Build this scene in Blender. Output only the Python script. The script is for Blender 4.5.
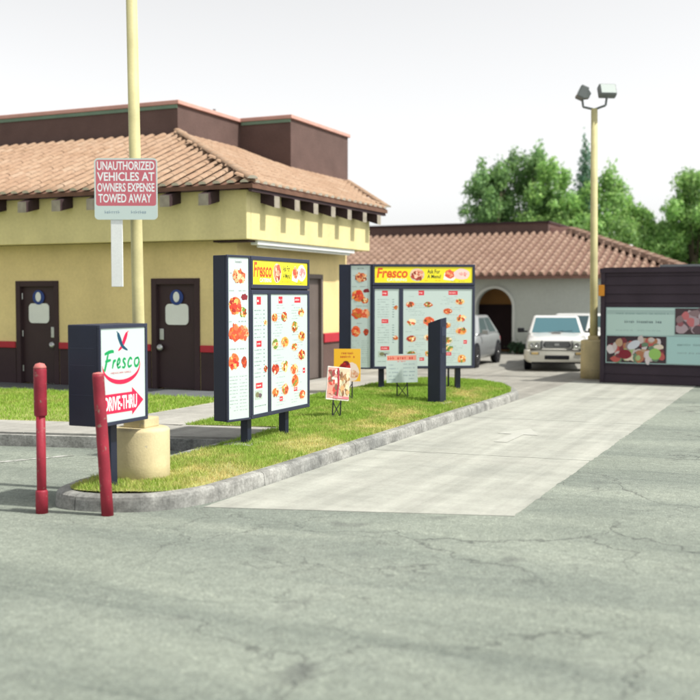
import bpy, bmesh, math, random
import numpy as np
from mathutils import Vector, Matrix, noise

R = math.radians
random.seed(7)
rng = np.random.default_rng(7)
scene = bpy.context.scene
for o in list(bpy.data.objects):
    bpy.data.objects.remove(o)
COL = scene.collection

# ------------------------------------------------------------------ camera
cam_d = bpy.data.cameras.new('camera')
cam = bpy.data.objects.new('camera', cam_d)
COL.objects.link(cam)
scene.camera = cam
YAW = math.atan2(390, 880)
PITCH = math.atan2(44, 880)
cam.location = (0, 0, 2.0)
cam.rotation_euler = (math.pi / 2 - PITCH, 0, YAW)
cam_d.sensor_width = 36
cam_d.lens = 36 * 880 / 580
cam_d.clip_start = 0.1
cam_d.clip_end = 2000
cam_d.dof.use_dof = True
cam_d.dof.focus_distance = 13.0
cam_d.dof.aperture_fstop = 1.2
scene.render.resolution_x = 1024
scene.render.resolution_y = 1024

# ------------------------------------------------------------------ sky, sun, exposure
SUN_EL = 55
SUN_AZ = (0.97, 0.10)
w = bpy.data.worlds.new('World')
scene.world = w
w.use_nodes = True
nt = w.node_tree
bg = nt.nodes['Background']
sky = nt.nodes.new('ShaderNodeTexSky')
sky.sky_type = 'NISHITA'
sky.sun_disc = False
sky.sun_elevation = R(SUN_EL)
sky.sun_rotation = math.atan2(SUN_AZ[0], SUN_AZ[1])
sky.air_density = 1.0
sky.dust_density = 1.2
sky.ozone_density = 1.0
hs = nt.nodes.new('ShaderNodeHueSaturation')
hs.inputs['Saturation'].default_value = 0.04
nt.links.new(sky.outputs[0], hs.inputs['Color'])
nt.links.new(hs.outputs[0], bg.inputs['Color'])
bg.inputs['Strength'].default_value = 0.108

sd = bpy.data.lights.new('sun', 'SUN')
sd.energy = 3.0
sd.angle = R(2.0)
sd.color = (1.0, 0.95, 0.86)
sun = bpy.data.objects.new('sun', sd)
COL.objects.link(sun)
h = math.cos(R(SUN_EL)) / math.hypot(*SUN_AZ)
sun.rotation_euler = Vector((SUN_AZ[0] * h, SUN_AZ[1] * h, math.sin(R(SUN_EL)))).to_track_quat('Z', 'Y').to_euler()
sun.location = (30, 15, 50)

vs = scene.view_settings
scene.display_settings.display_device = 'sRGB'
vs.view_transform = 'Standard'
vs.look = 'None'
vs.exposure = 0.90
vs.gamma = 1
scene.render.engine = 'CYCLES'

# ------------------------------------------------------------------ materials
def lin(c):
    return tuple(((v / 12.92) if v <= 0.04045 else ((v + 0.055) / 1.055) ** 2.4) for v in [x / 255 for x in c])

def nodes(name):
    m = bpy.data.materials.new(name)
    m.use_nodes = True
    n = m.node_tree
    return m, n, n.nodes['Principled BSDF']

def mat(name, col, rough=0.7, var=0.12, scale=6.0, bump=0.0, bscale=40.0, metal=0.0, coat=0.0, fine=0.05, spec=0.3, streak=0.0, chip=None):
    """base colour with two octaves of noise wear and optional fine relief"""
    m, n, b = nodes(name)
    b.inputs['Roughness'].default_value = rough
    b.inputs['Metallic'].default_value = metal
    b.inputs['Specular IOR Level'].default_value = spec
    if coat:
        b.inputs['Coat Weight'].default_value = coat
        b.inputs['Coat Roughness'].default_value = 0.1
    geo = n.nodes.new('ShaderNodeNewGeometry')
    def noise_fac(sc, det):
        t = n.nodes.new('ShaderNodeTexNoise')
        t.inputs['Scale'].default_value = sc
        t.inputs['Detail'].default_value = det
        n.links.new(geo.outputs['Position'], t.inputs['Vector'])
        return t
    t1 = noise_fac(scale, 5)
    t2 = noise_fac(scale * 14, 3)
    a = n.nodes.new('ShaderNodeMapRange')
    a.inputs['From Min'].default_value = 0.25; a.inputs['From Max'].default_value = 0.75
    a.inputs['To Min'].default_value = 1 - var; a.inputs['To Max'].default_value = 1 + var
    n.links.new(t1.outputs['Fac'], a.inputs['Value'])
    a2 = n.nodes.new('ShaderNodeMapRange')
    a2.inputs['From Min'].default_value = 0.25; a2.inputs['From Max'].default_value = 0.75
    a2.inputs['To Min'].default_value = 1 - fine; a2.inputs['To Max'].default_value = 1 + fine
    n.links.new(t2.outputs['Fac'], a2.inputs['Value'])
    mu = n.nodes.new('ShaderNodeMath'); mu.operation = 'MULTIPLY'
    n.links.new(a.outputs[0], mu.inputs[0]); n.links.new(a2.outputs[0], mu.inputs[1])
    if streak:      # rain streaks running down the wall
        mp = n.nodes.new('ShaderNodeMapping'); mp.inputs['Scale'].default_value = (2.2, 2.2, 0.3)
        ts = n.nodes.new('ShaderNodeTexNoise'); ts.inputs['Scale'].default_value = 1.0; ts.inputs['Detail'].default_value = 5
        n.links.new(geo.outputs['Position'], mp.inputs['Vector']); n.links.new(mp.outputs[0], ts.inputs['Vector'])
        ms = n.nodes.new('ShaderNodeMapRange'); ms.inputs['From Min'].default_value = 0.3; ms.inputs['From Max'].default_value = 0.6
        ms.inputs['To Min'].default_value = 1 - streak; ms.inputs['To Max'].default_value = 1
        n.links.new(ts.outputs['Fac'], ms.inputs['Value'])
        m2 = n.nodes.new('ShaderNodeMath'); m2.operation = 'MULTIPLY'
        n.links.new(mu.outputs[0], m2.inputs[0]); n.links.new(ms.outputs[0], m2.inputs[1]); mu = m2
    vm = n.nodes.new('ShaderNodeVectorMath'); vm.operation = 'SCALE'
    vm.inputs[0].default_value = col[:3]
    n.links.new(mu.outputs[0], vm.inputs['Scale'])
    if chip:        # paint flaked off down to another colour
        tc = noise_fac(chip[1], 8); tc.inputs['Roughness'].default_value = 0.7
        rc = n.nodes.new('ShaderNodeMapRange'); rc.inputs['From Min'].default_value = chip[2]; rc.inputs['From Max'].default_value = chip[2] + 0.03
        n.links.new(tc.outputs['Fac'], rc.inputs['Value'])
        mx = n.nodes.new('ShaderNodeMix'); mx.data_type = 'RGBA'; mx.inputs[7].default_value = (*chip[0], 1)
        n.links.new(rc.outputs[0], mx.inputs[0]); n.links.new(vm.outputs[0], mx.inputs[6])
        n.links.new(mx.outputs[2], b.inputs['Base Color'])
    else:
        n.links.new(vm.outputs[0], b.inputs['Base Color'])
    if bump:
        t3 = noise_fac(bscale, 6)
        bp = n.nodes.new('ShaderNodeBump')
        bp.inputs['Strength'].default_value = bump
        bp.inputs['Distance'].default_value = 0.02
        n.links.new(t3.outputs['Fac'], bp.inputs['Height'])
        n.links.new(bp.outputs[0], b.inputs['Normal'])
    return m

def attr_mat(name, rough=0.6, translucent=0.0, spec=0.3, coat=0.0, wear=0.0):
    m, n, b = nodes(name)
    at = n.nodes.new('ShaderNodeAttribute'); at.attribute_name = 'Col'
    b.inputs['Roughness'].default_value = rough
    b.inputs['Specular IOR Level'].default_value = spec
    if coat:
        b.inputs['Coat Weight'].default_value = coat; b.inputs['Coat Roughness'].default_value = 0.15
    src = at.outputs['Color']
    if wear:
        t = n.nodes.new('ShaderNodeTexNoise'); t.inputs['Scale'].default_value = 5; t.inputs['Detail'].default_value = 6
        mr = n.nodes.new('ShaderNodeMapRange'); mr.inputs['To Min'].default_value = 1 - wear; mr.inputs['To Max'].default_value = 1 + wear
        g_ = n.nodes.new('ShaderNodeNewGeometry')
        n.links.new(g_.outputs['Position'], t.inputs['Vector'])
        n.links.new(t.outputs['Fac'], mr.inputs['Value'])
        vm = n.nodes.new('ShaderNodeVectorMath'); vm.operation = 'SCALE'
        n.links.new(src, vm.inputs[0]); n.links.new(mr.outputs[0], vm.inputs['Scale'])
        src = vm.outputs[0]
    n.links.new(src, b.inputs['Base Color'])
    if translucent:
        tr = n.nodes.new('ShaderNodeBsdfTranslucent')
        mx = n.nodes.new('ShaderNodeMixShader'); mx.inputs[0].default_value = translucent
        n.links.new(src, tr.inputs['Color'])
        n.links.new(b.outputs[0], mx.inputs[1]); n.links.new(tr.outputs[0], mx.inputs[2])
        n.links.new(mx.outputs[0], n.nodes['Material Output'].inputs['Surface'])
    return m

def asphalt_mat():
    m, n, b = nodes('asphalt')
    L = n.links.new
    b.inputs['Roughness'].default_value = 0.85
    b.inputs['Specular IOR Level'].default_value = 0.25
    geo = n.nodes.new('ShaderNodeNewGeometry')
    def tn(sc, det, stretch=None, rough=0.55, dist=0.0):
        t = n.nodes.new('ShaderNodeTexNoise')
        t.inputs['Scale'].default_value = sc; t.inputs['Detail'].default_value = det
        t.inputs['Roughness'].default_value = rough; t.inputs['Distortion'].default_value = dist
        if stretch:
            mp = n.nodes.new('ShaderNodeMapping'); mp.inputs['Scale'].default_value = stretch
            mp.inputs['Rotation'].default_value = (0, 0, R(-20))
            L(geo.outputs['Position'], mp.inputs['Vector']); L(mp.outputs[0], t.inputs['Vector'])
        else:
            L(geo.outputs['Position'], t.inputs['Vector'])
        return t.outputs['Fac']
    def ramp(src, stops):
        r = n.nodes.new('ShaderNodeValToRGB')
        e = r.color_ramp.elements
        e[0].position, e[0].color = stops[0][0], (*stops[0][1], 1)
        e[1].position, e[1].color = stops[-1][0], (*stops[-1][1], 1)
        for p, c in stops[1:-1]:
            q = e.new(p); q.color = (*c, 1)
        L(src, r.inputs[0]); return r.outputs[0]
    def mix(a, c, fac, mode='MIX'):
        x = n.nodes.new('ShaderNodeMix'); x.data_type = 'RGBA'; x.blend_type = mode
        if isinstance(fac, (int, float)): x.inputs[0].default_value = fac
        else: L(fac, x.inputs[0])
        for sock, v in ((x.inputs[6], a), (x.inputs[7], c)):
            if isinstance(v, tuple): sock.default_value = (*v, 1)
            else: L(v, sock)
        return x.outputs[2]
    base = ramp(tn(0.35, 6), [(0.3, (0.198, 0.226, 0.194)), (0.55, (0.238, 0.268, 0.232)), (0.75, (0.270, 0.295, 0.254))])
    # broad drag marks across the lot
    drag = ramp(tn(0.55, 5, (0.35, 1.6, 1), 0.5, 0.6), [(0.37, (0.70, 0.72, 0.74)), (0.56, (1, 1, 1))])
    c = mix(base, drag, 0.8, 'MULTIPLY')
    # aggregate
    vo = n.nodes.new('ShaderNodeTexVoronoi'); vo.inputs['Scale'].default_value = 75
    L(geo.outputs['Position'], vo.inputs['Vector'])
    agg = ramp(vo.outputs['Color'], [(0.0, (0.62, 0.62, 0.62)), (0.45, (0.95, 0.95, 0.95)), (0.85, (1.25, 1.24, 1.2)), (1.0, (2.0, 1.95, 1.85))])
    c = mix(c, agg, 0.75, 'MULTIPLY')
    spk = ramp(tn(9, 8, None, 0.75), [(0.35, (0.8, 0.8, 0.8)), (0.65, (1.15, 1.15, 1.15))])
    c = mix(c, spk, 0.8, 'MULTIPLY')
    # cracks: distorted cell edges kept only inside patches
    wob = n.nodes.new('ShaderNodeTexNoise'); wob.inputs['Scale'].default_value = 1.1; wob.inputs['Detail'].default_value = 7; wob.inputs['Roughness'].default_value = 0.6
    L(geo.outputs['Position'], wob.inputs['Vector'])
    va = n.nodes.new('ShaderNodeVectorMath'); va.operation = 'MULTIPLY_ADD'
    va.inputs[1].default_value = (1.5, 1.5, 0)
    L(wob.outputs['Color'], va.inputs[0]); L(geo.outputs['Position'], va.inputs[2])
    def crack(scale, width, lo, hi, msc):
        v = n.nodes.new('ShaderNodeTexVoronoi'); v.feature = 'DISTANCE_TO_EDGE'; v.inputs['Scale'].default_value = scale
        L(va.outputs[0], v.inputs['Vector'])
        ln = ramp(v.outputs['Distance'], [(0.0, (1, 1, 1)), (width, (0, 0, 0))])
        mk = ramp(tn(msc, 3), [(lo, (0, 0, 0)), (hi, (1, 1, 1))])
        x = n.nodes.new('ShaderNodeMath'); x.operation = 'MULTIPLY'
        L(ln, x.inputs[0]); L(mk, x.inputs[1]); return x.outputs[0]
    k1 = crack(0.42, 0.006, 0.38, 0.54, 0.45)
    k2 = crack(1.5, 0.016, 0.52, 0.62, 0.5)
    kk = n.nodes.new('ShaderNodeMath'); kk.operation = 'MAXIMUM'; L(k1, kk.inputs[0]); L(k2, kk.inputs[1])
    ks = n.nodes.new('ShaderNodeMath'); ks.operation = 'MULTIPLY'; ks.inputs[1].default_value = 0.72; L(kk.outputs[0], ks.inputs[0])
    c = mix(c, (0.055, 0.06, 0.058), ks.outputs[0])
    # oil drips
    oil = ramp(tn(1.7, 2, None, 0.4), [(0.66, (0, 0, 0)), (0.76, (0.55, 0.55, 0.55))])
    c = mix(c, (0.07, 0.075, 0.075), oil)
    tyre = ramp(tn(0.8, 3, (0.16, 3.4, 1), 0.5, 1.2), [(0.60, (1, 1, 1)), (0.66, (0.80, 0.81, 0.82)), (0.72, (1, 1, 1))])
    c = mix(c, tyre, 0.8, 'MULTIPLY')
    L(c, b.inputs['Base Color'])
    bp = n.nodes.new('ShaderNodeBump'); bp.inputs['Strength'].default_value = 0.55; bp.inputs['Distance'].default_value = 0.006
    sub = n.nodes.new('ShaderNodeMath'); sub.operation = 'SUBTRACT'
    L(vo.outputs['Distance'], sub.inputs[0]); L(kk.outputs[0], sub.inputs[1])
    L(sub.outputs[0], bp.inputs['Height']); L(bp.outputs[0], b.inputs['Normal'])
    return m

def concrete_mat(name, c0, c1, c2, grain=0.5):
    m, n, b = nodes(name)
    L = n.links.new
    b.inputs['Roughness'].default_value = 0.85; b.inputs['Specular IOR Level'].default_value = 0.25
    geo = n.nodes.new('ShaderNodeNewGeometry')
    def tn(sc, det, rough=0.6, stretch=None):
        t = n.nodes.new('ShaderNodeTexNoise'); t.inputs['Scale'].default_value = sc; t.inputs['Detail'].default_value = det; t.inputs['Roughness'].default_value = rough
        if stretch:
            mp = n.nodes.new('ShaderNodeMapping'); mp.inputs['Scale'].default_value = stretch
            L(geo.outputs['Position'], mp.inputs['Vector']); L(mp.outputs[0], t.inputs['Vector'])
        else: L(geo.outputs['Position'], t.inputs['Vector'])
        return t.outputs['Fac']
    r = n.nodes.new('ShaderNodeValToRGB'); e = r.color_ramp.elements
    e[0].position, e[0].color = 0.3, (*c0, 1); e[1].position, e[1].color = 0.72, (*c2, 1)
    q = e.new(0.5); q.color = (*c1, 1)
    L(tn(0.7, 7), r.inputs[0])
    def mul(a, src, lo, hi, f0=0.3, f1=0.7):
        mr = n.nodes.new('ShaderNodeMapRange'); mr.inputs['From Min'].default_value = f0; mr.inputs['From Max'].default_value = f1
        mr.inputs['To Min'].default_value = lo; mr.inputs['To Max'].default_value = hi
        L(src, mr.inputs['Value'])
        v = n.nodes.new('ShaderNodeVectorMath'); v.operation = 'SCALE'
        L(a, v.inputs[0]); L(mr.outputs[0], v.inputs['Scale']); return v.outputs[0]
    c = mul(r.outputs[0], tn(30, 6, 0.75), 1 - 0.22 * grain, 1 + 0.16 * grain)
    c = mul(c, tn(3.2, 6, 0.7), 1 - 0.3 * grain, 1 + 0.1 * grain)
    c = mul(c, tn(1.6, 5, 0.6, (0.15, 2.6, 1)), 0.88, 1.03)     # screed / tyre streaks along and across
    c = mul(c, tn(1.2, 4, 0.6, (3.2, 0.10, 1)), 0.80, 1.05)
    L(c, b.inputs['Base Color'])
    bp = n.nodes.new('ShaderNodeBump'); bp.inputs['Strength'].default_value = 0.25; bp.inputs['Distance'].default_value = 0.005
    L(tn(60, 6, 0.7), bp.inputs['Height']); L(bp.outputs[0], b.inputs['Normal'])
    return m

def tile_mat(name, cols):
    m, n, b = nodes(name)
    L = n.links.new
    b.inputs['Roughness'].default_value = 0.8; b.inputs['Specular IOR Level'].default_value = 0.25
    geo = n.nodes.new('ShaderNodeNewGeometry')
    v = n.nodes.new('ShaderNodeTexVoronoi'); v.inputs['Scale'].default_value = 2.7
    L(geo.outputs['Position'], v.inputs['Vector'])
    sp = n.nodes.new('ShaderNodeSeparateColor'); L(v.outputs['Color'], sp.inputs[0])
    r = n.nodes.new('ShaderNodeValToRGB'); e = r.color_ramp.elements
    e[0].position, e[0].color = 0, (*cols[0], 1); e[1].position, e[1].color = 1, (*cols[-1], 1)
    for i, c in enumerate(cols[1:-1]):
        q = e.new((i + 1) / (len(cols) - 1)); q.color = (*c, 1)
    L(sp.outputs[0], r.inputs[0])
    t = n.nodes.new('ShaderNodeTexNoise'); t.inputs['Scale'].default_value = 14; t.inputs['Detail'].default_value = 6; t.inputs['Roughness'].default_value = 0.7
    L(geo.outputs['Position'], t.inputs['Vector'])
    mr = n.nodes.new('ShaderNodeMapRange'); mr.inputs['From Min'].default_value = 0.3; mr.inputs['From Max'].default_value = 0.7; mr.inputs['To Min'].default_value = 0.78; mr.inputs['To Max'].default_value = 1.12
    L(t.outputs['Fac'], mr.inputs['Value'])
    vm = n.nodes.new('ShaderNodeVectorMath'); vm.operation = 'SCALE'; L(r.outputs[0], vm.inputs[0]); L(mr.outputs[0], vm.inputs['Scale'])
    L(vm.outputs[0], b.inputs['Base Color'])
    return m

def glass_mat(name, col, rough=0.05):
    m, n, b = nodes(name)
    b.inputs['Base Color'].default_value = (*col, 1)
    b.inputs['Roughness'].default_value = rough
    b.inputs['Specular IOR Level'].default_value = 0.8
    b.inputs['Coat Weight'].default_value = 0.6
    return m

M = {}
M['asphalt'] = asphalt_mat()
M['concrete'] = concrete_mat('lane_concrete', (0.335, 0.348, 0.315), (0.40, 0.412, 0.37), (0.44, 0.448, 0.405))
M['walk'] = concrete_mat('walk_concrete', (0.34, 0.34, 0.315), (0.40, 0.395, 0.365), (0.45, 0.445, 0.41), 0.6)
M['kerb'] = concrete_mat('kerb_concrete', (0.20, 0.21, 0.205), (0.37, 0.375, 0.355), (0.50, 0.50, 0.47), 1.9)
M['rear'] = concrete_mat('rear_pavement', (0.28, 0.275, 0.25), (0.33, 0.325, 0.295), (0.37, 0.365, 0.33), 0.8)
M['soil'] = mat('lawn_soil', (0.30, 0.31, 0.11), 0.95, 0.3, 3, 0.4, 30)
M['paint'] = mat('worn_white_paint', (0.38, 0.39, 0.37), 0.8, 0.3, 4, chip=((0.21, 0.23, 0.2), 6, 0.5))
M['yellow'] = mat('yellow_stucco', (0.74, 0.60, 0.30), 0.9, 0.10, 1.2, 0.35, 45, streak=.07)
M['fascia'] = mat('yellow_fascia', (0.69, 0.615, 0.32), 0.9, 0.09, 1.2, 0.3, 45, streak=.08)
M['brown'] = mat('dark_brown_paint', (0.046, 0.027, 0.031), 0.75, 0.15, 2, 0.1, 30)
M['umber'] = mat('parapet_brown', (0.118, 0.075, 0.066), 0.9, 0.15, 1.5, 0.4, 18)
M['door'] = mat('door_brown', (0.042, 0.023, 0.027), 0.55, 0.1, 3)
M['doorR'] = mat('side_door_brown', (0.13, 0.105, 0.095), 0.6, 0.1, 3)
M['red'] = mat('red_band', (0.42, 0.03, 0.045), 0.7, 0.1, 3)
M['pink'] = mat('coping_pink', (0.55, 0.32, 0.27), 0.8, 0.1, 3)
M['green'] = mat('coping_green', (0.15, 0.235, 0.17), 0.7, 0.12, 2)
M['tile'] = tile_mat('clay_tile', [(0.33, 0.215, 0.14), (0.365, 0.245, 0.165), (0.39, 0.27, 0.185), (0.345, 0.225, 0.15), (0.41, 0.295, 0.21)])
M['tile2'] = tile_mat('clay_tile_rear', [(0.24, 0.155, 0.115), (0.275, 0.185, 0.14), (0.305, 0.21, 0.16), (0.25, 0.165, 0.12)])
M['pan'] = mat('tile_pan', (0.15, 0.080, 0.055), 0.9, 0.2, 4)
M['pan2'] = mat('tile_pan_rear', (0.20, 0.115, 0.09), 0.9, 0.2, 4)
M['mortar'] = mat('mortar', (0.55, 0.50, 0.42), 0.9, 0.15, 8)
M['rafterend'] = mat('rafter_end', (0.30, 0.27, 0.22), 0.9, 0.25, 8)
M['navy'] = mat('navy_metal', (0.010, 0.014, 0.034), 0.5, 0.15, 3, spec=0.4)
M['navyf'] = mat('navy_frame', (0.022, 0.028, 0.055), 0.45, 0.15, 3, spec=0.45)
M['panel'] = mat('menu_panel', (0.62, 0.70, 0.70), 0.35, 0.02, 2, coat=0.3)
M['print'] = attr_mat('printed_ink', 0.35, coat=0.4)
M['redpipe'] = mat('red_pipe_paint', (0.27, 0.022, 0.04), 0.55, 0.28, 5, 0.1, 60, chip=((0.24, 0.15, 0.12), 11, 0.60))
M['redcap'] = mat('faded_red', (0.52, 0.16, 0.15), 0.6, 0.2, 8)
M['cream'] = mat('cream_concrete', (0.58, 0.50, 0.30), 0.9, 0.14, 3, 0.12, 50, streak=.2, chip=((0.38, 0.35, 0.27), 5, 0.62))
M['polep'] = mat('pole_paint', (0.52, 0.48, 0.25), 0.6, 0.16, 3, streak=.2, chip=((0.25, 0.22, 0.16), 9, 0.70))
M['white'] = mat('white_paint', (0.72, 0.75, 0.74), 0.5, 0.05, 4)
M['metal'] = mat('brushed_metal', (0.45, 0.46, 0.46), 0.35, 0.1, 10, metal=0.9)
M['lampbody'] = mat('lamp_grey', (0.16, 0.18, 0.18), 0.5, 0.1, 6)
M['lens'] = glass_mat('lamp_lens', (0.42, 0.48, 0.46), 0.15)
M['blackwire'] = mat('black_wire', (0.015, 0.016, 0.02), 0.5, 0.1, 6)
M['stuccow'] = mat('grey_stucco', (0.50, 0.535, 0.49), 0.9, 0.07, 0.8, 0.3, 30)
M['trimw'] = mat('arch_trim', (0.60, 0.62, 0.58), 0.9, 0.06, 2)
M['ochre'] = mat('ochre_plaster', (0.55, 0.30, 0.11), 0.9, 0.1, 2)
M['siding'] = mat('dark_siding', (0.045, 0.033, 0.046), 0.75, 0.15, 2, 0.1, 20)
M['gmetal'] = mat('grey_metal_roof', (0.24, 0.26, 0.27), 0.5, 0.08, 2)
M['amber'] = mat('amber_plastic', (0.65, 0.27, 0.03), 0.4, 0.05, 5)
M['carwhite'] = mat('white_car_paint', (0.60, 0.61, 0.60), 0.3, 0.03, 1.5, coat=0.7, fine=0.01, spec=0.5)
M['carsilver'] = mat('silver_car_paint', (0.33, 0.35, 0.36), 0.32, 0.04, 1.5, metal=0.35, coat=0.6, fine=0.01, spec=0.5)
M['carcream'] = mat('bumper_cream', (0.68, 0.68, 0.62), 0.4, 0.05, 1.5, coat=0.3)
M['cglass'] = glass_mat('car_glass', (0.025, 0.06, 0.07))
M['wglass'] = glass_mat('windscreen_glass', (0.05, 0.14, 0.17))
M['rubber'] = mat('tyre_rubber', (0.016, 0.016, 0.018), 0.85, 0.15, 10)
M['dark'] = mat('dark_plastic', (0.012, 0.013, 0.018), 0.6, 0.15, 10)
M['grille'] = mat('grille_mesh', (0.045, 0.05, 0.055), 0.4, 0.1, 30, metal=0.5)
M['hl'] = glass_mat('headlamp_lens', (0.50, 0.53, 0.47), 0.12)
M['fog'] = mat('amber_lens', (0.60, 0.45, 0.20), 0.3, 0.05, 5)
M['bark'] = mat('bark', (0.11, 0.085, 0.06), 0.9, 0.25, 5, 0.5, 20)
M['leaf'] = attr_mat('leaves', 0.55, 0.42)
M['grass'] = attr_mat('grass_blades', 0.7, 0.35)
M['blue'] = mat('sign_blue', (0.02, 0.05, 0.22), 0.5, 0.05, 4)

# ------------------------------------------------------------------ mesh helpers
class MB:
    def __init__(s):
        s.v = []; s.f = []; s.m = []; s.c = []
        s.T = Matrix.Identity(4)
    def add(s, vs, fs, mi=0, col=None):
        o = len(s.v)
        s.v += [tuple(s.T @ Vector(p)) for p in vs]
        for f in fs:
            s.f.append(tuple(i + o for i in f)); s.m.append(mi); s.c.append(col)
        return s
    def box(s, x0, x1, y0, y1, z0, z1, mi=0):
        v = [(x0, y0, z0), (x1, y0, z0), (x1, y1, z0), (x0, y1, z0), (x0, y0, z1), (x1, y0, z1), (x1, y1, z1), (x0, y1, z1)]
        return s.add(v, [(3, 2, 1, 0), (4, 5, 6, 7), (0, 1, 5, 4), (1, 2, 6, 5), (2, 3, 7, 6), (3, 0, 4, 7)], mi)
    def bbox(s, x0, x1, y0, y1, z0, z1, b=0.01, mi=0):
        """box with chamfered edges"""
        bm = bmesh.new()
        bmesh.ops.create_cube(bm, size=1)
        for q in bm.verts:
            q.co = Vector((x0 + (q.co.x + .5) * (x1 - x0), y0 + (q.co.y + .5) * (y1 - y0), z0 + (q.co.z + .5) * (z1 - z0)))
        bmesh.ops.bevel(bm, geom=list(bm.edges), offset=b, segments=2, profile=0.6, affect='EDGES')
        bm.verts.index_update()
        s.add([q.co[:] for q in bm.verts], [[q.index for q in f.verts] for f in bm.faces], mi)
        bm.free(); return s
    def tube(s, p0, p1, r0, r1=None, n=12, mi=0, caps=True):
        r1 = r0 if r1 is None else r1
        p0, p1 = Vector(p0), Vector(p1); d = (p1 - p0).normalized()
        a = d.orthogonal().normalized(); b = d.cross(a)
        v = []
        for p, r in ((p0, r0), (p1, r1)):
            v += [p + (a * math.cos(2 * math.pi * k / n) + b * math.sin(2 * math.pi * k / n)) * r for k in range(n)]
        f = [(k, (k + 1) % n, n + (k + 1) % n, n + k) for k in range(n)]
        if caps: f += [tuple(range(n))[::-1], tuple(range(n, 2 * n))]
        return s.add(v, f, mi)
    def path(s, pts, r, n=8, mi=0):
        for a, b in zip(pts[:-1], pts[1:]): s.tube(a, b, r, r, n, mi)
        return s
    def lathe(s, prof, c=(0, 0, 0), n=24, mi=0):
        """prof: list of (radius, z) from the bottom up"""
        v = []; f = []
        for r, z in prof:
            v += [(c[0] + r * math.cos(2 * math.pi * k / n), c[1] + r * math.sin(2 * math.pi * k / n), c[2] + z) for k in range(n)]
        for i in range(len(prof) - 1):
            for k in range(n):
                f.append((i * n + k, i * n + (k + 1) % n, (i + 1) * n + (k + 1) % n, (i + 1) * n + k))
        f += [tuple(range(n))[::-1], tuple(range((len(prof) - 1) * n, len(prof) * n))]
        return s.add(v, f, mi)
    def build(s, name, mats, parent=None, smooth=False, bevel=0, subsurf=0, kind=None):
        me = bpy.data.meshes.new(name)
        me.from_pydata(s.v, [], s.f)
        if not isinstance(mats, (list, tuple)): mats = [mats]
        for q in mats: me.materials.append(q)
        if len(mats) > 1: me.polygons.foreach_set('material_index', s.m)
        if any(c is not None for c in s.c):
            at = me.color_attributes.new('Col', 'FLOAT_COLOR', 'CORNER')
            buf = []
            for f, c in zip(s.f, s.c): buf += list((*c, 1.0)) * len(f)
            at.data.foreach_set('color', buf)
        if smooth: me.polygons.foreach_set('use_smooth', [True] * len(me.polygons))
        me.update()
        return link(name, me, parent, bevel, subsurf, kind)

def link(name, me, parent=None, bevel=0, subsurf=0, kind=None):
    o = bpy.data.objects.new(name, me)
    COL.objects.link(o)
    if parent: o.parent = parent
    if bevel:
        q = o.modifiers.new('bevel', 'BEVEL'); q.width = bevel; q.segments = 2; q.limit_method = 'ANGLE'; q.angle_limit = R(35)
    if subsurf:
        q = o.modifiers.new('subsurf', 'SUBSURF'); q.levels = subsurf; q.render_levels = subsurf
    if kind: o['kind'] = kind
    return o

def tag(o, label, cat=None, group=None):
    o['label'] = label
    if cat: o['category'] = cat
    if group: o['group'] = group
    return o

def thing(name, loc, label, cat, rz=0, group=None):
    o = bpy.data.objects.new(name, None)
    COL.objects.link(o); o.location = loc; o.rotation_euler = (0, 0, rz); o.empty_display_size = 0.2
    return tag(o, label, cat, group)

def struct(o, label):
    o['kind'] = 'structure'; o['label'] = label
    return o

def catmull(pts, step=0.12, closed=False):
    P = [Vector((*p, 0)) for p in pts]; out = []
    n = len(P)
    for i in range(n - 1):
        p0 = P[max(i - 1, 0)]; p1 = P[i]; p2 = P[i + 1]; p3 = P[min(i + 2, n - 1)]
        k = max(1, int((p2 - p1).length / step))
        for j in range(k):
            t = j / k
            out.append(0.5 * ((2 * p1) + (-p0 + p2) * t + (2 * p0 - 5 * p1 + 4 * p2 - p3) * t * t + (-p0 + 3 * p1 - 3 * p2 + p3) * t ** 3))
    out.append(P[-1])
    return [(p.x, p.y) for p in out]

def poly_in(poly, x, y):
    c = False; j = len(poly) - 1
    for i in range(len(poly)):
        xi, yi = poly[i]; xj, yj = poly[j]
        if (yi > y) != (yj > y) and x < (xj - xi) * (y - yi) / (yj - yi) + xi: c = not c
        j = i
    return c

def rounded(w_, h_, r, n=6):
    pts = []
    for cx, cy, a0 in ((w_ - r, r, -90), (w_ - r, h_ - r, 0), (r, h_ - r, 90), (r, r, 180)):
        for k in range(n + 1):
            a = R(a0 + 90 * k / n); pts.append((cx + r * math.cos(a), cy + r * math.sin(a)))
    return pts
_text_cache = {}
def text_mesh(s, shear=0.0, bold=0.0):
    key = (s, shear, bold)
    if key in _text_cache: return _text_cache[key]
    cu = bpy.data.curves.new('lettering', 'FONT'); cu.body = s; cu.shear = shear; cu.offset = bold; cu.resolution_u = 3
    o = bpy.data.objects.new('lettering', cu); COL.objects.link(o)
    bpy.context.view_layer.update()
    ev = o.evaluated_get(bpy.context.evaluated_depsgraph_get()); me = ev.to_mesh()
    V = [tuple(v.co) for v in me.vertices]; Fc = [tuple(p.vertices) for p in me.polygons]
    ev.to_mesh_clear(); bpy.data.objects.remove(o); bpy.data.curves.remove(cu)
    xs = [v[0] for v in V]; ys = [v[1] for v in V]
    x0, x1, y0, y1 = min(xs), max(xs), min(ys), max(ys)
    V = [((v[0] - x0) / (x1 - x0), (v[1] - y0) / (y1 - y0)) for v in V]
    _text_cache[key] = (V, Fc); return V, Fc

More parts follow.
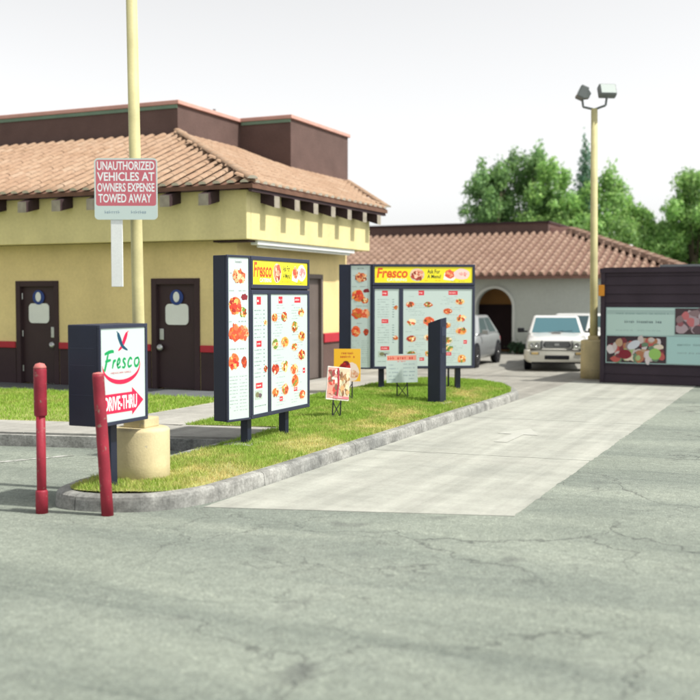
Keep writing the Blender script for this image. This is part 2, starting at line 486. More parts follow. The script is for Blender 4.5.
PAPER = (190, 206, 203)
class Ink(MB):
    """flat print: coloured shapes on the (u, v) face of a panel; every layer lies 0.12 mm above the last"""
    def __init__(s, fn):
        super().__init__(); s.fn = fn; s.k = 0; s.su = s.sv = 1.0
    def lay(s): s.k += 1; return 0.0004 + s.k * 0.00012
    def poly(s, pts, col, d=None):
        d = s.lay() if d is None else d
        s.add([s.fn(u, v, d) for u, v in pts], [tuple(range(len(pts)))], 0, lin(col))
    def rect(s, u0, u1, v0, v1, col, d=None): s.poly([(u0, v0), (u1, v0), (u1, v1), (u0, v1)], col, d)
    def ell(s, u, v, a, b, col, d=None, n=14, jit=0.0, rot=0.0):
        pts = []
        for k in range(n):
            t = 2 * math.pi * k / n; r = 1 + random.uniform(-jit, jit)
            x, y = a * s.su * r * math.cos(t), b * s.sv * r * math.sin(t)
            pts.append((u + (x * math.cos(rot) - y * math.sin(rot)) / s.su, v + (x * math.sin(rot) + y * math.cos(rot)) / s.sv))
        s.poly(pts, col, d)
    def text(s, t, u0, u1, v0, v1, col, shear=0.0, bold=0.0):
        V, Fc = text_mesh(t, shear, bold); d = s.lay()
        s.add([s.fn(u0 + (u1 - u0) * x, v0 + (v1 - v0) * y, d) for x, y in V], Fc, 0, lin(col))
    def ribbon(s, pts, wid, col):
        """stroke through pts; wid is a number or a list of widths"""
        d = s.lay(); n = len(pts)
        if not isinstance(wid, (list, tuple)): wid = [wid] * n
        L_, R_ = [], []
        for i, p in enumerate(pts):
            a = pts[max(i - 1, 0)]; b = pts[min(i + 1, n - 1)]
            dx, dy = b[0] - a[0], b[1] - a[1]; q = math.hypot(dx, dy) or 1
            nx, ny = -dy / q * wid[i] / 2, dx / q * wid[i] / 2
            L_.append((p[0] + nx, p[1] + ny)); R_.append((p[0] - nx, p[1] - ny))
        for i in range(n - 1):
            s.add([s.fn(*q, d) for q in (R_[i], R_[i + 1], L_[i + 1], L_[i])], [(0, 1, 2, 3)], 0, lin(col))
    def words(s, u0, u1, v, hgt, col, dens=0.85, d=None):
        """a line of print too small to read: word-length runs of letter-sized ticks"""
        d = s.lay() if d is None else d; u = u0
        su, sv = s.su, s.sv; hu = hgt * sv / su     # letter height expressed along u
        while u < u1 - hu * .5:
            nl = random.randint(2, 8); wl = nl * hu * .62
            if u + wl > u1: nl = max(1, int((u1 - u) / (hu * .62))); wl = nl * hu * .62
            if random.random() < dens:
                for k in range(nl):
                    x = u + k * hu * .62; t_ = random.random()
                    if t_ < .35: s.rect(x, x + hu * .42, v, v + hgt * .62, col, d)
                    elif t_ < .7: s.rect(x, x + hu * .16, v, v + hgt * .85, col, d); s.rect(x + hu * .16, x + hu * .45, v + hgt * .2, v + hgt * .45, col, d)
                    else: s.rect(x, x + hu * .45, v + hgt * .42, v + hgt * .6, col, d); s.rect(x + hu * .12, x + hu * .3, v, v + hgt * .42, col, d)
            u += wl + hu * .7
    FOOD = [(214, 120, 50), (196, 84, 40), (232, 168, 84), (240, 205, 140), (170, 50, 36), (120, 64, 34), (226, 92, 54), (110, 140, 60), (245, 225, 185)]
    def food(s, u, v, a, b, pal=None, plate=True, n=22):
        pal = pal or s.FOOD; k0 = s.k
        if plate:
            s.ell(u, v, a, b, (206, 196, 178), jit=0.03); s.ell(u, v + b * 0.05, a * 0.86, b * 0.86, random.choice(pal), jit=0.12)
        else: s.ell(u, v, a * 0.9, b * 0.85, random.choice(pal), jit=0.18, rot=random.uniform(-.3, .3))
        for _ in range(n):
            t = random.uniform(0, 6.28); q = math.sqrt(random.random()) * 0.72
            s.ell(u + a * q * math.cos(t), v + b * q * math.sin(t), a * random.uniform(.12, .36), b * random.uniform(.12, .34), random.choice(pal), n=8, jit=0.25, rot=random.uniform(0, 3))
        s.k = k0

# ================================================================== SETTING
b = MB(); b.add([(-700, -200, 0), (700, -200, 0), (700, 1100, 0), (-700, 1100, 0)], [(0, 1, 2, 3)])
struct(b.build('ground', M['asphalt']), 'worn cracked grey asphalt of the parking lot')

# concrete drive lane in slabs with open joints
lane = bpy.data.objects.new('drive_lane', None); COL.objects.link(lane)
struct(lane, 'pale concrete drive-through lane running past the menu boards')
XL, XR = -5.33, -2.53
def lane_y(x, y0, y1): return y0 + (y1 - y0) * (x - XL) / (XR - XL)
cuts = [(8.58, 9.37), (12.75, 12.95), (16.9, 16.95), (21.1, 21.1), (25.3, 25.3)]
for (a0, a1), (b0, b1) in zip(cuts[:-1], cuts[1:]):
    g_ = 0.011
    m = MB()
    # slightly ragged right edge
    n = 60
    left = [(XL, a0 + g_), (XL, b0 - g_)]
    right = [(XR + 0.02 * noise.noise(Vector((0, y * 1.3, 5))) + 0.022 * noise.noise(Vector((3, y * 7.0, 5))), y) for y in np.linspace(a1 + g_, b1 - g_, n)]
    pts = [(XL, a0 + g_)] + right + [(XL, b0 - g_)]
    k = len(pts)
    m.add([(x, y, 0.006) for x, y in pts] + [(x, y, -0.03) for x, y in pts],
          [tuple(range(k))] + [(i, i + k, (i + 1) % k + k, (i + 1) % k) for i in range(k)])
    m.build('slab', M['concrete'], lane)
b = MB(); b.add([(-40, 19.4, 0.004), (XL - 0.006, 19.4, 0.004), (XL - 0.006, 25.306, 0.004), (-2.4, 25.306, 0.004), (-2.4, 36.5, 0.004), (-40, 36.5, 0.004)], [(0, 1, 2, 3, 4, 5)])
struct(b.build('rear_pavement', M['rear']), 'pale pavement behind the lawn where the cars stand')

# worn painted arrow on the lane
am = MB()
for pts in ([(-4.08, 14.1), (-3.9, 14.1), (-3.9, 15.0), (-4.08, 15.0)], [(-4.3, 15.0), (-3.68, 15.0), (-3.99, 15.75)]):
    am.add([(x, y, 0.0105) for x, y in pts], [tuple(range(len(pts)))])
mp, n_, bs = nodes('faint_paint')
bs.inputs['Roughness'].default_value = 0.85
t = n_.nodes.new('ShaderNodeTexNoise'); t.inputs['Scale'].default_value = 7; t.inputs['Detail'].default_value = 8; t.inputs['Roughness'].default_value = 0.7
gg = n_.nodes.new('ShaderNodeNewGeometry'); n_.links.new(gg.outputs['Position'], t.inputs['Vector'])
rr = n_.nodes.new('ShaderNodeValToRGB'); rr.color_ramp.elements[0].position = 0.47; rr.color_ramp.elements[0].color = (0.375, 0.385, 0.347, 1)
rr.color_ramp.elements[1].position = 0.75; rr.color_ramp.elements[1].color = (0.43, 0.435, 0.41, 1)
n_.links.new(t.outputs['Fac'], rr.inputs[0]); n_.links.new(rr.outputs[0], bs.inputs['Base Color'])
struct(am.build('lane_arrow', mp), 'faint worn white arrow painted on the concrete lane')
b = MB()
b.add([(-9.35, 9.55, 0.004), (-9.25, 9.52, 0.004), (-8.55, 10.75, 0.004), (-8.65, 10.8, 0.004)], [(0, 1, 2, 3)])
struct(b.build('parking_line', M['paint']), 'worn white parking line on the asphalt left of the island')

# ---- kerb of the island
OUT = catmull([(-8.0, 23.4), (-7.0, 22.75), (-6.1, 21.9), (-5.5, 20.7), (-5.34, 19.6), (-5.34, 16), (-5.34, 12), (-5.35, 9.4), (-5.42, 8.7), (-5.66, 8.24), (-6.05, 8.02), (-6.45, 7.98), (-6.74, 8.16), (-6.88, 8.6), (-6.92, 9.4), (-7.0, 10.7), (-7.02, 11.85)], 0.1)
def offset(pts, d):
    out = []
    for i, p in enumerate(pts):
        a = pts[max(i - 1, 0)]; c = pts[min(i + 1, len(pts) - 1)]
        dx, dy = c[0] - a[0], c[1] - a[1]; q = math.hypot(dx, dy)
        out.append((p[0] + dy / q * d, p[1] - dx / q * d))
    return out
kroot = bpy.data.objects.new('island_kerb', None); COL.objects.link(kroot)
struct(kroot, 'weathered concrete kerb curving round the grass island')
def kerb_profile():
    # (inward offset, z)
    return [(0.0, -0.05), (0.012, 0.10), (0.02, 0.13), (0.045, 0.148), (0.08, 0.152), (0.15, 0.15), (0.155, -0.05)]
def kerb_run(pts, parent, sgn, seg=2.4):
    lens = [0]
    for a, c in zip(pts[:-1], pts[1:]): lens.append(lens[-1] + math.hypot(c[0] - a[0], c[1] - a[1]))
    prof = kerb_profile(); offs = [offset(pts, sgn * d) for d, _ in prof]
    i = 0
    while i < len(pts) - 1:
        j = i
        while j < len(pts) - 1 and lens[j] - lens[i] < seg: j += 1
        if len(pts) - 1 - j < 4: j = len(pts) - 1
        m = MB(); V = []; P = len(prof)
        for k in range(i, j + 1):
            for q, (d, z) in enumerate(prof):
                x, y = offs[q][k]
                if k == i or k == j:
                    kk = i + 1 if k == i else j - 1
                    x2, y2 = offs[q][kk]; l = math.hypot(x2 - x, y2 - y); x += (x2 - x) / l * 0.005; y += (y2 - y) / l * 0.005
                jz = 0.004 * noise.noise(Vector((x * 3, y * 3, q)))
                V.append((x + jz, y, z + jz))
        Fs = [(k * P + q, k * P + q + 1, (k + 1) * P + q + 1, (k + 1) * P + q) for k in range(j - i) for q in range(P - 1)]
        Fs += [tuple(range(P)), tuple(range((j - i) * P, (j - i + 1) * P))[::-1]]
        m.add(V, Fs).build('kerb_segment', M['kerb'], parent, smooth=False)
        i = j
kerb_run(OUT, kroot, 1)
INN = offset(OUT, 0.15)

# ---- sidewalk, walkway and lawns
def s1f(x): return 12.0 + 0.24 * (x + 6.9)
def s1b(x): return 13.3 + 0.20 * (x + 7.0)
def flat(name, pts, z0, z1, m_, label):
    k = len(pts); q = MB()
    q.add([(x, y, z1) for x, y in pts] + [(x, y, z0) for x, y in pts], [tuple(range(k))] + [(i, i + k, (i + 1) % k + k, (i + 1) % k) for i in range(k)])
    return struct(q.build(name, m_), label)
sw = bpy.data.objects.new('sidewalk', None); COL.objects.link(sw)
struct(sw, 'pale concrete sidewalk in front of the restaurant lawn')
xs = [-6.95]
while xs[-1] > -24: xs.append(xs[-1] - 1.5)
for xa, xb in zip(xs[:-1], xs[1:]):
    m = MB(); g_ = 0.005; xa -= g_; xb += g_
    pts = [(xb, s1f(xb) + .15), (xa, s1f(xa) + .15), (xa, s1b(xa)), (xb, s1b(xb))]
    m.add([(x, y, 0.15) for x, y in pts] + [(x, y, -.02) for x, y in pts], [(0, 1, 2, 3)] + [(i, i + 4, (i + 1) % 4 + 4, (i + 1) % 4) for i in range(4)])
    m.build('paving_slab', M['walk'], sw)
kr = bpy.data.objects.new('sidewalk_kerb', None); COL.objects.link(kr)
struct(kr, 'grey kerb along the front edge of the sidewalk')
kp = [(x, s1f(x)) for x in np.arange(-6.98, -24, -0.4)]
kerb_run(kp, kr, -1, 3.0)
wk = bpy.data.objects.new('walkway', None); COL.objects.link(wk)
struct(wk, 'pale concrete walkway leading along the side of the restaurant')
ys = [12.95]
while ys[-1] < 22.4: ys.append(ys[-1] + 1.45)
for i, (ya, yb) in enumerate(zip(ys[:-1], ys[1:])):
    x0, x1 = (-9.72, -8.4) if yb < 17.4 else (-10.38, -8.2)
    m = MB(); m.box(x0, x1, (ya if i else s1b(-9) + .02) + .005, yb - .005, -.02, 0.15); m.build('paving_slab', M['walk'], wk)
m = MB(); m.box(-34, -9.72, 16.75, 18.0, -.02, 0.145)  # wall walk; the building's shade is put into its dark colour
struct(m.build('wall_walk', mat('painted_shade_strip', (0.105, 0.115, 0.125), 0.9, 0.2, 2)), 'walk strip with painted-in shade along the restaurant wall below the doors')

ISL = INN[::-1] + []
LAWN1 = [p for p in INN[::-1]]
# boundary: left side of island up to the sidewalk end, along the walkway, round the far end
LAWN1 = LAWN1[: ] + [(-8.19, 22.9), (-8.19, 17.35), (-8.39, 17.3), (-8.39, s1b(-8.39) + .01), (-7.0, 13.31), (-6.94, 13.3), (-6.94, 12.1)]
LAWN2 = [(-9.73, s1b(-9.73) + .01), (-9.73, 16.74), (-33, 16.74), (-33, s1b(-33))]
def lawn_z(x, y):
    e = 0.145
    if x > -8.3:
        t = min(1, max(0, (y - 12.5) / 5)); q = min(1, max(0, (-5.5 - x) / 1.3)) * min(1, max(0, (22.6 - y) / 2.0))
        e += 0.10 * t * q
        if y < 12.5: e += 0.025 * min(1, max(0, (-5.5 - x) / .4)) * min(1, max(0, (x + 6.86) / .4))
    return e + 0.012 * noise.noise(Vector((x * 2, y * 2, 0)))
def lawn(name, poly, label, step=0.25):
    bm = bmesh.new()
    f = bm.faces.new([bm.verts.new((x, y, 0)) for x, y in poly])
    bmesh.ops.triangulate(bm, faces=[f])
    xs_ = [p[0] for p in poly]; ys_ = [p[1] for p in poly]
    for axis, lo, hi in ((0, max(min(xs_), -20), max(xs_)), (1, min(ys_), max(ys_))):
        for v in np.arange(lo + step, hi, step):
            no = (1, 0, 0) if axis == 0 else (0, 1, 0); co = (v, 0, 0) if axis == 0 else (0, v, 0)
            bmesh.ops.bisect_plane(bm, geom=bm.verts[:] + bm.edges[:] + bm.faces[:], plane_co=co, plane_no=no)
    for v in bm.verts: v.co.z = lawn_z(v.co.x, v.co.y)
    me = bpy.data.meshes.new(name); bm.to_mesh(me); bm.free(); me.materials.append(M['soil'])
    for p in me.polygons: p.use_smooth = True
    if me.polygons[0].normal.z < 0: me.flip_normals()
    return struct(link(name, me), label)
lawn('lawn', LAWN1, 'grass island with dry patches between lane and walkway')
lawn('lawn', LAWN2, 'lawn strip between the sidewalk and the restaurant wall', 0.6)

def grass(name, poly, dens, hgt, label, xmin=-99):
    xs_ = [p[0] for p in poly]; ys_ = [p[1] for p in poly]
    x0, x1, y0, y1 = max(min(xs_), xmin), max(xs_), min(ys_), max(ys_)
    N = int((x1 - x0) * (y1 - y0) * dens)
    V = []; Fc = []; C = []
    X = rng.uniform(x0, x1, N); Y = rng.uniform(y0, y1, N); A = rng.uniform(0, 6.283, N); H = rng.uniform(.6, 1.3, N); LN = rng.normal(0, .6, (N, 2)); Q = rng.random((N, 3))
    for i in range(N):
        x, y = float(X[i]), float(Y[i])
        if not poly_in(poly, x, y): continue
        dry = noise.noise(Vector((x * 0.9, y * 0.9, 3.1))) + 0.6 * noise.noise(Vector((x * 3.5, y * 3.5, 9)))
        if x > -7.4: dry += 0.30 - 0.05 * max(0, y - 9) + (0.28 if x > -6.2 else 0)
        else: dry -= 0.25
        k = 0.16 if dry > 0.62 and Q[i, 2] < 0.45 else 1
        z = lawn_z(x, y); hh = hgt * H[i] * (0.75 if dry > .4 else 1) * (0.8 + 0.5 * noise.noise(Vector((x * 5, y * 5, 1)))) * (0.3 if k < 1 else 1)
        wd = 0.006 if y < 14 else 0.010
        ca, sa = math.cos(A[i]) * wd, math.sin(A[i]) * wd
        lx, ly = LN[i] * hh * .8
        n0 = len(V)
        V += [(x - ca, y - sa, z - .01), (x + ca, y + sa, z - .01), (x + lx, y + ly, z + hh)]
        Fc.append((n0, n0 + 1, n0 + 2))
        u = min(1, max(0, dry * 0.9 + (Q[i, 0] - .5) * .5))
        g1 = (0.28, 0.44, 0.065); g2 = (0.68, 0.56, 0.25)
        br = 0.75 + 0.5 * Q[i, 1]
        C += [((g1[j] + (g2[j] - g1[j]) * u) * br) for j in range(3)] + [1]
    me = bpy.data.meshes.new(name); me.from_pydata(V, [], Fc); me.materials.append(M['grass'])
    at = me.color_attributes.new('Col', 'FLOAT_COLOR', 'CORNER')
    buf = np.repeat(np.array(C).reshape(-1, 4), 3, axis=0).ravel(); at.data.foreach_set('color', buf)
    o = link(name, me, kind='stuff'); o['label'] = label; o['category'] = 'grass'
    return o
near = [p for p in LAWN1]
grass('grass', LAWN1, 4200, 0.055, 'short mown grass, green with straw patches, on the island lawn')
grass('grass', LAWN2, 1100, 0.06, 'short green grass in front of the restaurant wall', -21)

# ================================================================== RESTAURANT
XW, YW = -10.4, 18.05          # wall corner
FX, FY = -9.9, 17.55           # fascia corner
EX, EY, EZ = -9.62, 17.27, 4.12  # eave corner
SL = 1.81 / 4.6
PX, PY = -14.22, 21.87
rest = thing('restaurant_building', (-10.4, 18.05, 0), 'yellow stucco restaurant with clay tile hip roof and dark parapet', 'building')
rest_inv = Matrix.Translation((10.4, -18.05, 0))
def rp(m, name, mats, parent=None, **k):
    """build a part given in world coordinates under the restaurant"""
    m.v = [(x + 10.4, y - 18.05, z) for x, y, z in m.v]
    return m.build(name, mats, parent or rest, **k)

def wall_cells(m, along, lo, hi, z0, z1, t0, t1, holes):
    """wall slab along x or y with rectangular openings (a0, a1, b0, b1)"""
    av = sorted({lo, hi, *[v for h_ in holes for v in h_[:2]]}); zv = sorted({z0, z1, *[v for h_ in holes for v in h_[2:]]})
    for a, c in zip(av[:-1], av[1:]):
        for d, e in zip(zv[:-1], zv[1:]):
            if any(h_[0] <= a and c <= h_[1] and h_[2] <= d and e <= h_[3] for h_ in holes): continue
            if along == 'x': m.box(a, c, t0, t1, d, e)
            else: m.box(t0, t1, a, c, d, e)
D1 = (-15.80, -14.80, 0.0, 2.27)
D2 = (-12.32, -11.32, 0.0, 2.30)
D0 = (-20.0, -19.0, 0.0, 2.27)
m = MB(); wall_cells(m, 'x', -32, XW, 0, 3.2, YW, YW + .3, [D1, D2]); rp(m, 'wall', M['yellow'])
DR = (20.95, 21.85, 0.0, 2.45)
m = MB(); wall_cells(m, 'y', YW + .3, 23.2, 0, 3.2, XW - .3, XW, [DR]); m.box(-13, XW - .3, 22.9, 23.2, 0, 3.2); m.box(-13, -12.7, 23.2, 28.4, 0, 5.0); rp(m, 'wall', M['yellow'])
# dado and red band
m = MB()
for a, c in ((-32, D1[0] - .09), (D1[1] + .09, D2[0] - .09), (D2[1] + .09, XW + .02)): m.box(a, c, YW - .02, YW, 0.1, 0.90)
rp(m, 'dado', M['brown'])
m = MB()
for a, c in ((-32, D1[0] - .09), (D1[1] + .09, D2[0] - .09), (D2[1] + .09, XW + .05)): m.box(a, c, YW - .05, YW - .001, 0.902, 1.04)
rp(m, 'red_band', M['red'], bevel=0.012)
m = MB()
for a, c in ((YW - .02, DR[0] - .07), (DR[1] + .07, 23.2)): m.box(XW, XW + .02, a, c, 0.1, 0.95)
rp(m, 'dado', M['umber'])
m = MB()
for a, c in ((YW - .05, DR[0] - .07), (DR[1] + .07, 23.22)): m.box(XW + .001, XW + .06, a, c, 0.952, 1.17)
rp(m, 'red_band', M['red'], bevel=0.02)
# doors
def restroom_door(d, hinge_right):
    x0, x1, z0, z1 = d
    dr = MB().box(x0 + .05, x1 - .05, YW + .06, YW + .11, z0 + .16, z1 - .05)
    door = rp(dr, 'door', M['door'])
    door['label'] = 'dark brown restroom door with pale plates and knob'
    f = MB()
    f.box(x0 - .07, x0 + .05, YW - .03, YW + .15, 0.14, z1 + .07); f.box(x1 - .05, x1 + .07, YW - .03, YW + .15, 0.14, z1 + .07); f.box(x0 + .05, x1 - .05, YW - .03, YW + .15, z1 - .05, z1 + .07)
    rp(f, 'door_frame', M['brown'], door, bevel=0.008)
    xc = (x0 + x1) / 2
    def sub(mb, nm, mt, **k): return rp(mb, nm, mt, door, **k)
    rq_ = rounded(.54, .42, .09); k_ = len(rq_)
    sub(MB().add([(xc - .27 + x, YW + .04, 1.44 + z) for x, z in rq_] + [(xc - .27 + x, YW + .06, 1.44 + z) for x, z in rq_], [tuple(range(k_)), tuple(range(k_, 2 * k_))[::-1]] + [(i, i + k_, (i + 1) % k_ + k_, (i + 1) % k_) for i in range(k_)]), 'door_plate', M['white'])
    q = MB(); q.T = Matrix.Translation((xc, YW + .045, 1.99)) @ Matrix.Rotation(R(90), 4, 'X'); q.lathe([(.155, 0), (.155, .014)], n=28); sub(q, 'pictogram_disc', M['blue'])
    q = MB(); q.T = Matrix.Translation((xc, YW + .03, 2.0)) @ Matrix.Rotation(R(90), 4, 'X') @ Matrix.Diagonal((.8, 1.15, 1, 1)); q.lathe([(.09, 0), (.09, .008)], n=24); sub(q, 'pictogram', M['white'])
    kx = x1 - .13 if hinge_right is False else x0 + .13
    sub(MB().bbox(kx - .055, kx + .055, YW + .04, YW + .06, 1.13, 1.36, .01), 'lock_plate', M['metal'])
    q = MB(); q.T = Matrix.Translation((kx + (.02 if hinge_right is False else -.0), YW + .06, 0.98)) @ Matrix.Rotation(R(90), 4, 'X'); q.lathe([(.03, 0), (.03, .04), (.065, .055), (.075, .085), (.055, .11), (.0, .115)], n=20); sub(q, 'knob', M['metal'], smooth=True)
    hx = x0 + .055 if hinge_right is False else x1 - .055
    for z in (.4, 1.15, 1.95): sub(MB().tube((hx, YW + .045, z), (hx, YW + .045, z + .13), .016), 'hinge', M['metal'])
restroom_door(D1, False)
restroom_door(D2, True)
dr = MB().box(XW - .10, XW - .05, DR[0] + .04, DR[1] - .04, .16, DR[3] - .04)
door = rp(dr, 'door', M['doorR']); door['label'] = 'grey brown side door with a lever handle'
f = MB(); f.box(XW - .15, XW + .025, DR[0] - .055, DR[0] + .04, .14, DR[3] + .055); f.box(XW - .15, XW + .025, DR[1] - .04, DR[1] + .055, .14, DR[3] + .055); f.box(XW - .15, XW + .025, DR[0] + .04, DR[1] - .04, DR[3] - .04, DR[3] + .055)
rp(f, 'door_frame', M['doorR'], door, bevel=.006)
q = MB().box(XW - .05, XW - .035, DR[0] + .1, DR[0] + .16, 1.1, 1.3); q.tube((XW - .04, DR[0] + .13, 1.2), (XW + .02, DR[0] + .13, 1.2), .012).tube((XW + .02, DR[0] + .12, 1.2), (XW + .02, DR[0] + .26, 1.2), .012)
rp(q, 'lever_handle', M['metal'], door)
# fascia band under the eaves with soffit
m = MB(); m.box(-32, FX, FY, FY + .16, 3.09, 4.02); m.box(FX - .16, FX, FY + .16, 23.5, 3.09, 4.02); m.box(XW - .5, FX - .16, 23.34, 23.5, 3.09, 4.02)
rp(m, 'fascia', M['fascia'], bevel=.015)
m = MB(); m.box(-32, FX - .16, FY + .16, YW, 3.10, 3.16); m.box(XW, FX - .16, YW, 23.34, 3.10, 3.16)
rp(m, 'soffit', M['brown'])
m = MB(); m.bbox(-10.1, -9.94, 18.05, 22.7, 3.005, 3.09, .012); lf = rp(m, 'strip_light', M['white'])
m = MB().tube((-10.02, 18.2, 2.98), (-10.02, 22.55, 2.98), .025); rp(m, 'tube', M['white'], lf)
m = MB().box(-10.75, -9.98, 17.74, 18.02, 3.05, 3.085); rp(m, 'junction_cover', M['brown'])
# rafter tails under the eave
def rafter(x, y, along):
    m = MB(); zt = 4.05
    if along == 'x':
        x0, x1 = x - .11, x + .11
        V = [(x0, FY + .01, zt - .24), (x1, FY + .01, zt - .24), (x1, FY + .01, zt), (x0, FY + .01, zt), (x0, FY - .40, zt - .34), (x1, FY - .40, zt - .34), (x1, FY - .40, zt - .12), (x0, FY - .40, zt - .12)]
    else:
        y0, y1 = y - .11, y + .11
        V = [(FX - .01, y1, zt - .24), (FX - .01, y0, zt - .24), (FX - .01, y0, zt), (FX - .01, y1, zt), (FX + .30, y1, zt - .34), (FX + .30, y0, zt - .34), (FX + .30, y0, zt - .12), (FX + .30, y1, zt - .12)]
        V = [V[1], V[0], V[3], V[2], V[5], V[4], V[7], V[6]]
    m.add(V, [(0, 1, 2, 3)[::-1], (0, 4, 5, 1)[::-1], (1, 5, 6, 2)[::-1], (2, 6, 7, 3)[::-1], (3, 7, 4, 0)[::-1]], 0)
    m.add(V, [(4, 5, 6, 7)], 1)
    rp(m, 'rafter_tail', [M['brown'], M['rafterend']])
xr = -10.6
while xr > -21: rafter(xr, 0, 'x'); xr -= .86
yr = 18.2
while yr < 23.6: rafter(0, yr, 'y'); yr += .86
m = MB(); m.box(EX - .10, EX - .03, EY + .03, 23.9, 3.95, 4.06); rp(m, 'eave_board', M['brown'])
# roof deck (pans)
m = MB()
zr = EZ + SL * (PY - EY)
dk = -.03
V = [(-33, EY, EZ + dk), (EX, EY, EZ + dk), (PX, PY, zr + dk), (-33, PY, zr + dk), (EX, 23.95, EZ + dk), (-12.7, 28.5, EZ + SL * (EX + 12.7) + dk), (PX, 28.5, zr + dk)]
m.add(V, [(0, 1, 2, 3), (1, 4, 5, 6, 2)])
V2 = [(x, y, z - .08) for x, y, z in V]
m.add(V2, [(3, 2, 1, 0), (2, 6, 5, 4, 1)])
m.add([V[0], V[1], V2[1], V2[0], V[4], V2[4], V[5], V2[5]], [(3, 2, 1, 0), (2, 5, 4, 1), (5, 7, 6, 4)])
roof = rp(m, 'roof', M['pan'])
# clay barrel tiles
TL, TP = 0.46, 0.30
def tile_shape(n=6):
    """one barrel cover, lower end at y = 0, running up +y; lower end closed with mortar"""
    V = []; Fs = []; mi = []
    for y, r, zo in ((-.02, .088, .004), (TL, .085, 0.0)):
        for k in range(n + 1):
            a = math.pi * k / n; V.append((-r * math.cos(a), y, zo + r * .62 * math.sin(a)))
    for k in range(n): Fs.append((k, k + 1, n + 2 + k, n + 1 + k)[::-1]); mi.append(0)
    Fs.append(tuple(range(n + 1))[::-1][::-1]); mi.append(1)
    return V, Fs, mi
tV, tF, tM = tile_shape()
tme = bpy.data.meshes.new('roof_tile'); tme.from_pydata(tV, [], tF); tme.materials.append(M['tile']); tme.materials.append(M['mortar'])
tme.polygons.foreach_set('material_index', tM); tme.polygons.foreach_set('use_smooth', [i < len(tF) - 1 for i in range(len(tF))])
tme2 = bpy.data.meshes.new('roof_tile'); tme2.from_pydata(tV, [], tF[:-1]); tme2.materials.append(M['tile']); tme2.polygons.foreach_set('use_smooth', [True] * (len(tF) - 1))
ang = math.atan(SL); ROW = 0.40
nrow = int(math.hypot(4.6, 1.81) / ROW)
spots = []
for r in range(nrow):
    s_ = r * ROW * math.cos(ang); zz = EZ + r * ROW * math.sin(ang)
    x = EX - .16 - s_
    x = -9.78 - TP * math.ceil((-9.78 - x) / TP)
    while x > -32.5:
        spots.append((0, r, x, EY + s_, zz)); x -= TP
    y = EY + .16 + s_; y = 17.43 + TP * math.ceil((y - 17.43) / TP)
    yend = 23.9 + (28.5 - 23.9) * min(1, s_ / (-9.62 + 12.7))
    while y < yend - .1:
        if not (EX - s_ < -12.6 and y > 24.6): spots.append((1, r, EX - s_, y, zz))
        y += TP
def tile_mx(sp):
    side, r, x, y, z = sp
    jx, jr = random.uniform(-.008, .008), random.uniform(-.02, .02)
    if side == 0: return Matrix.Translation((x + jx + 10.4, y - 18.05, z)) @ Matrix.Rotation(ang, 4, 'X') @ Matrix.Rotation(jr, 4, 'Z')
    return Matrix.Translation((x + 10.4, y + jx - 18.05, z)) @ Matrix.Rotation(R(90), 4, 'Z') @ Matrix.Rotation(ang, 4, 'X') @ Matrix.Rotation(jr, 4, 'Z')
def size_key(sp):
    side, r, x, y, z = sp
    return (x * x + y * y) * (1 if side == 0 else 1.25) + (9999 if x < -19 else 0)
spots.sort(key=size_key)
rest_m = MB()
for i, sp in enumerate(spots):
    mx = tile_mx(sp)
    if i < 300:
        o = link('roof_tile', tme if sp[1] == 0 else tme2, roof); o.matrix_local = mx
    else:
        rest_m.T = mx
        base = len(rest_m.v)
        rest_m.v += [tuple(mx @ Vector(p)) for p in tV]
        for f, q in list(zip(tF, tM))[:None if sp[1] == 0 else -1]: rest_m.f.append(tuple(k + base for k in f)); rest_m.m.append(q); rest_m.c.append(None)
rest_m.T = Matrix.Identity(4)
o = rest_m.build('roof_tiles', [M['tile'], M['mortar']], roof, kind='stuff')
# hip caps
hip0 = Vector((EX, EY, EZ + .06)); hip1 = Vector((PX, PY, zr + .06)); hd = hip1 - hip0; nh = int(hd.length / .40)
hq = hd.to_track_quat('Y', 'Z').to_matrix().to_4x4()
for i in range(nh):
    p = hip0 + hd * (i / nh)
    o = link('hip_tile', tme, roof); o.matrix_local = Matrix.Translation((p.x + 10.4, p.y - 18.05, p.z)) @ hq @ Matrix.Diagonal((1.15, 1, 1.1, 1))
p0 = Vector((EX, 23.95, EZ + .04)); p1 = Vector((-12.7, 28.5, EZ + SL * (EX + 12.7) + .04)); hd = p1 - p0; nh = int(hd.length / .4); hq = hd.to_track_quat('Y', 'Z').to_matrix().to_4x4()
for i in range(nh):
    p = p0 + hd * (i / nh)
    o = link('rake_tile', tme, roof); o.matrix_local = Matrix.Translation((p.x + 10.4, p.y - 18.05, p.z)) @ hq
# parapet blocks with coping
def parapet(x0, x1, y0, y1, z0, z1, cop):
    p = rp(MB().box(x0, x1, y0, y1, z0, z1), 'parapet', M['umber'])
    m = MB()
    m.box(x0 - .06, x1 + .06, y0 - .06, y1 + .06, z1, z1 + .10, 0)
    rp(m, 'coping', M['pink'], p, bevel=.015)
    m = MB(); m.box(cop[0], cop[1], y0 - .03, y0 - .001, z1 - .09, z1 - .002); rp(m, 'trim_board', M['green'], p)
parapet(-33, PX, PY, 30, 5.0, 6.62, (-33, PX))
parapet(PX + .002, -12.7, 24.85, 28.5, 4.6, 6.63, (PX + .06, -12.7))
rp(MB().tube((-13.4, 27, 6.7), (-13.4, 27, 6.95), .05), 'vent_pipe', M['gmetal']); rp(MB().tube((-14.6, 24.2, 6.7), (-14.6, 24.2, 6.9), .04), 'vent_pipe', M['gmetal'])

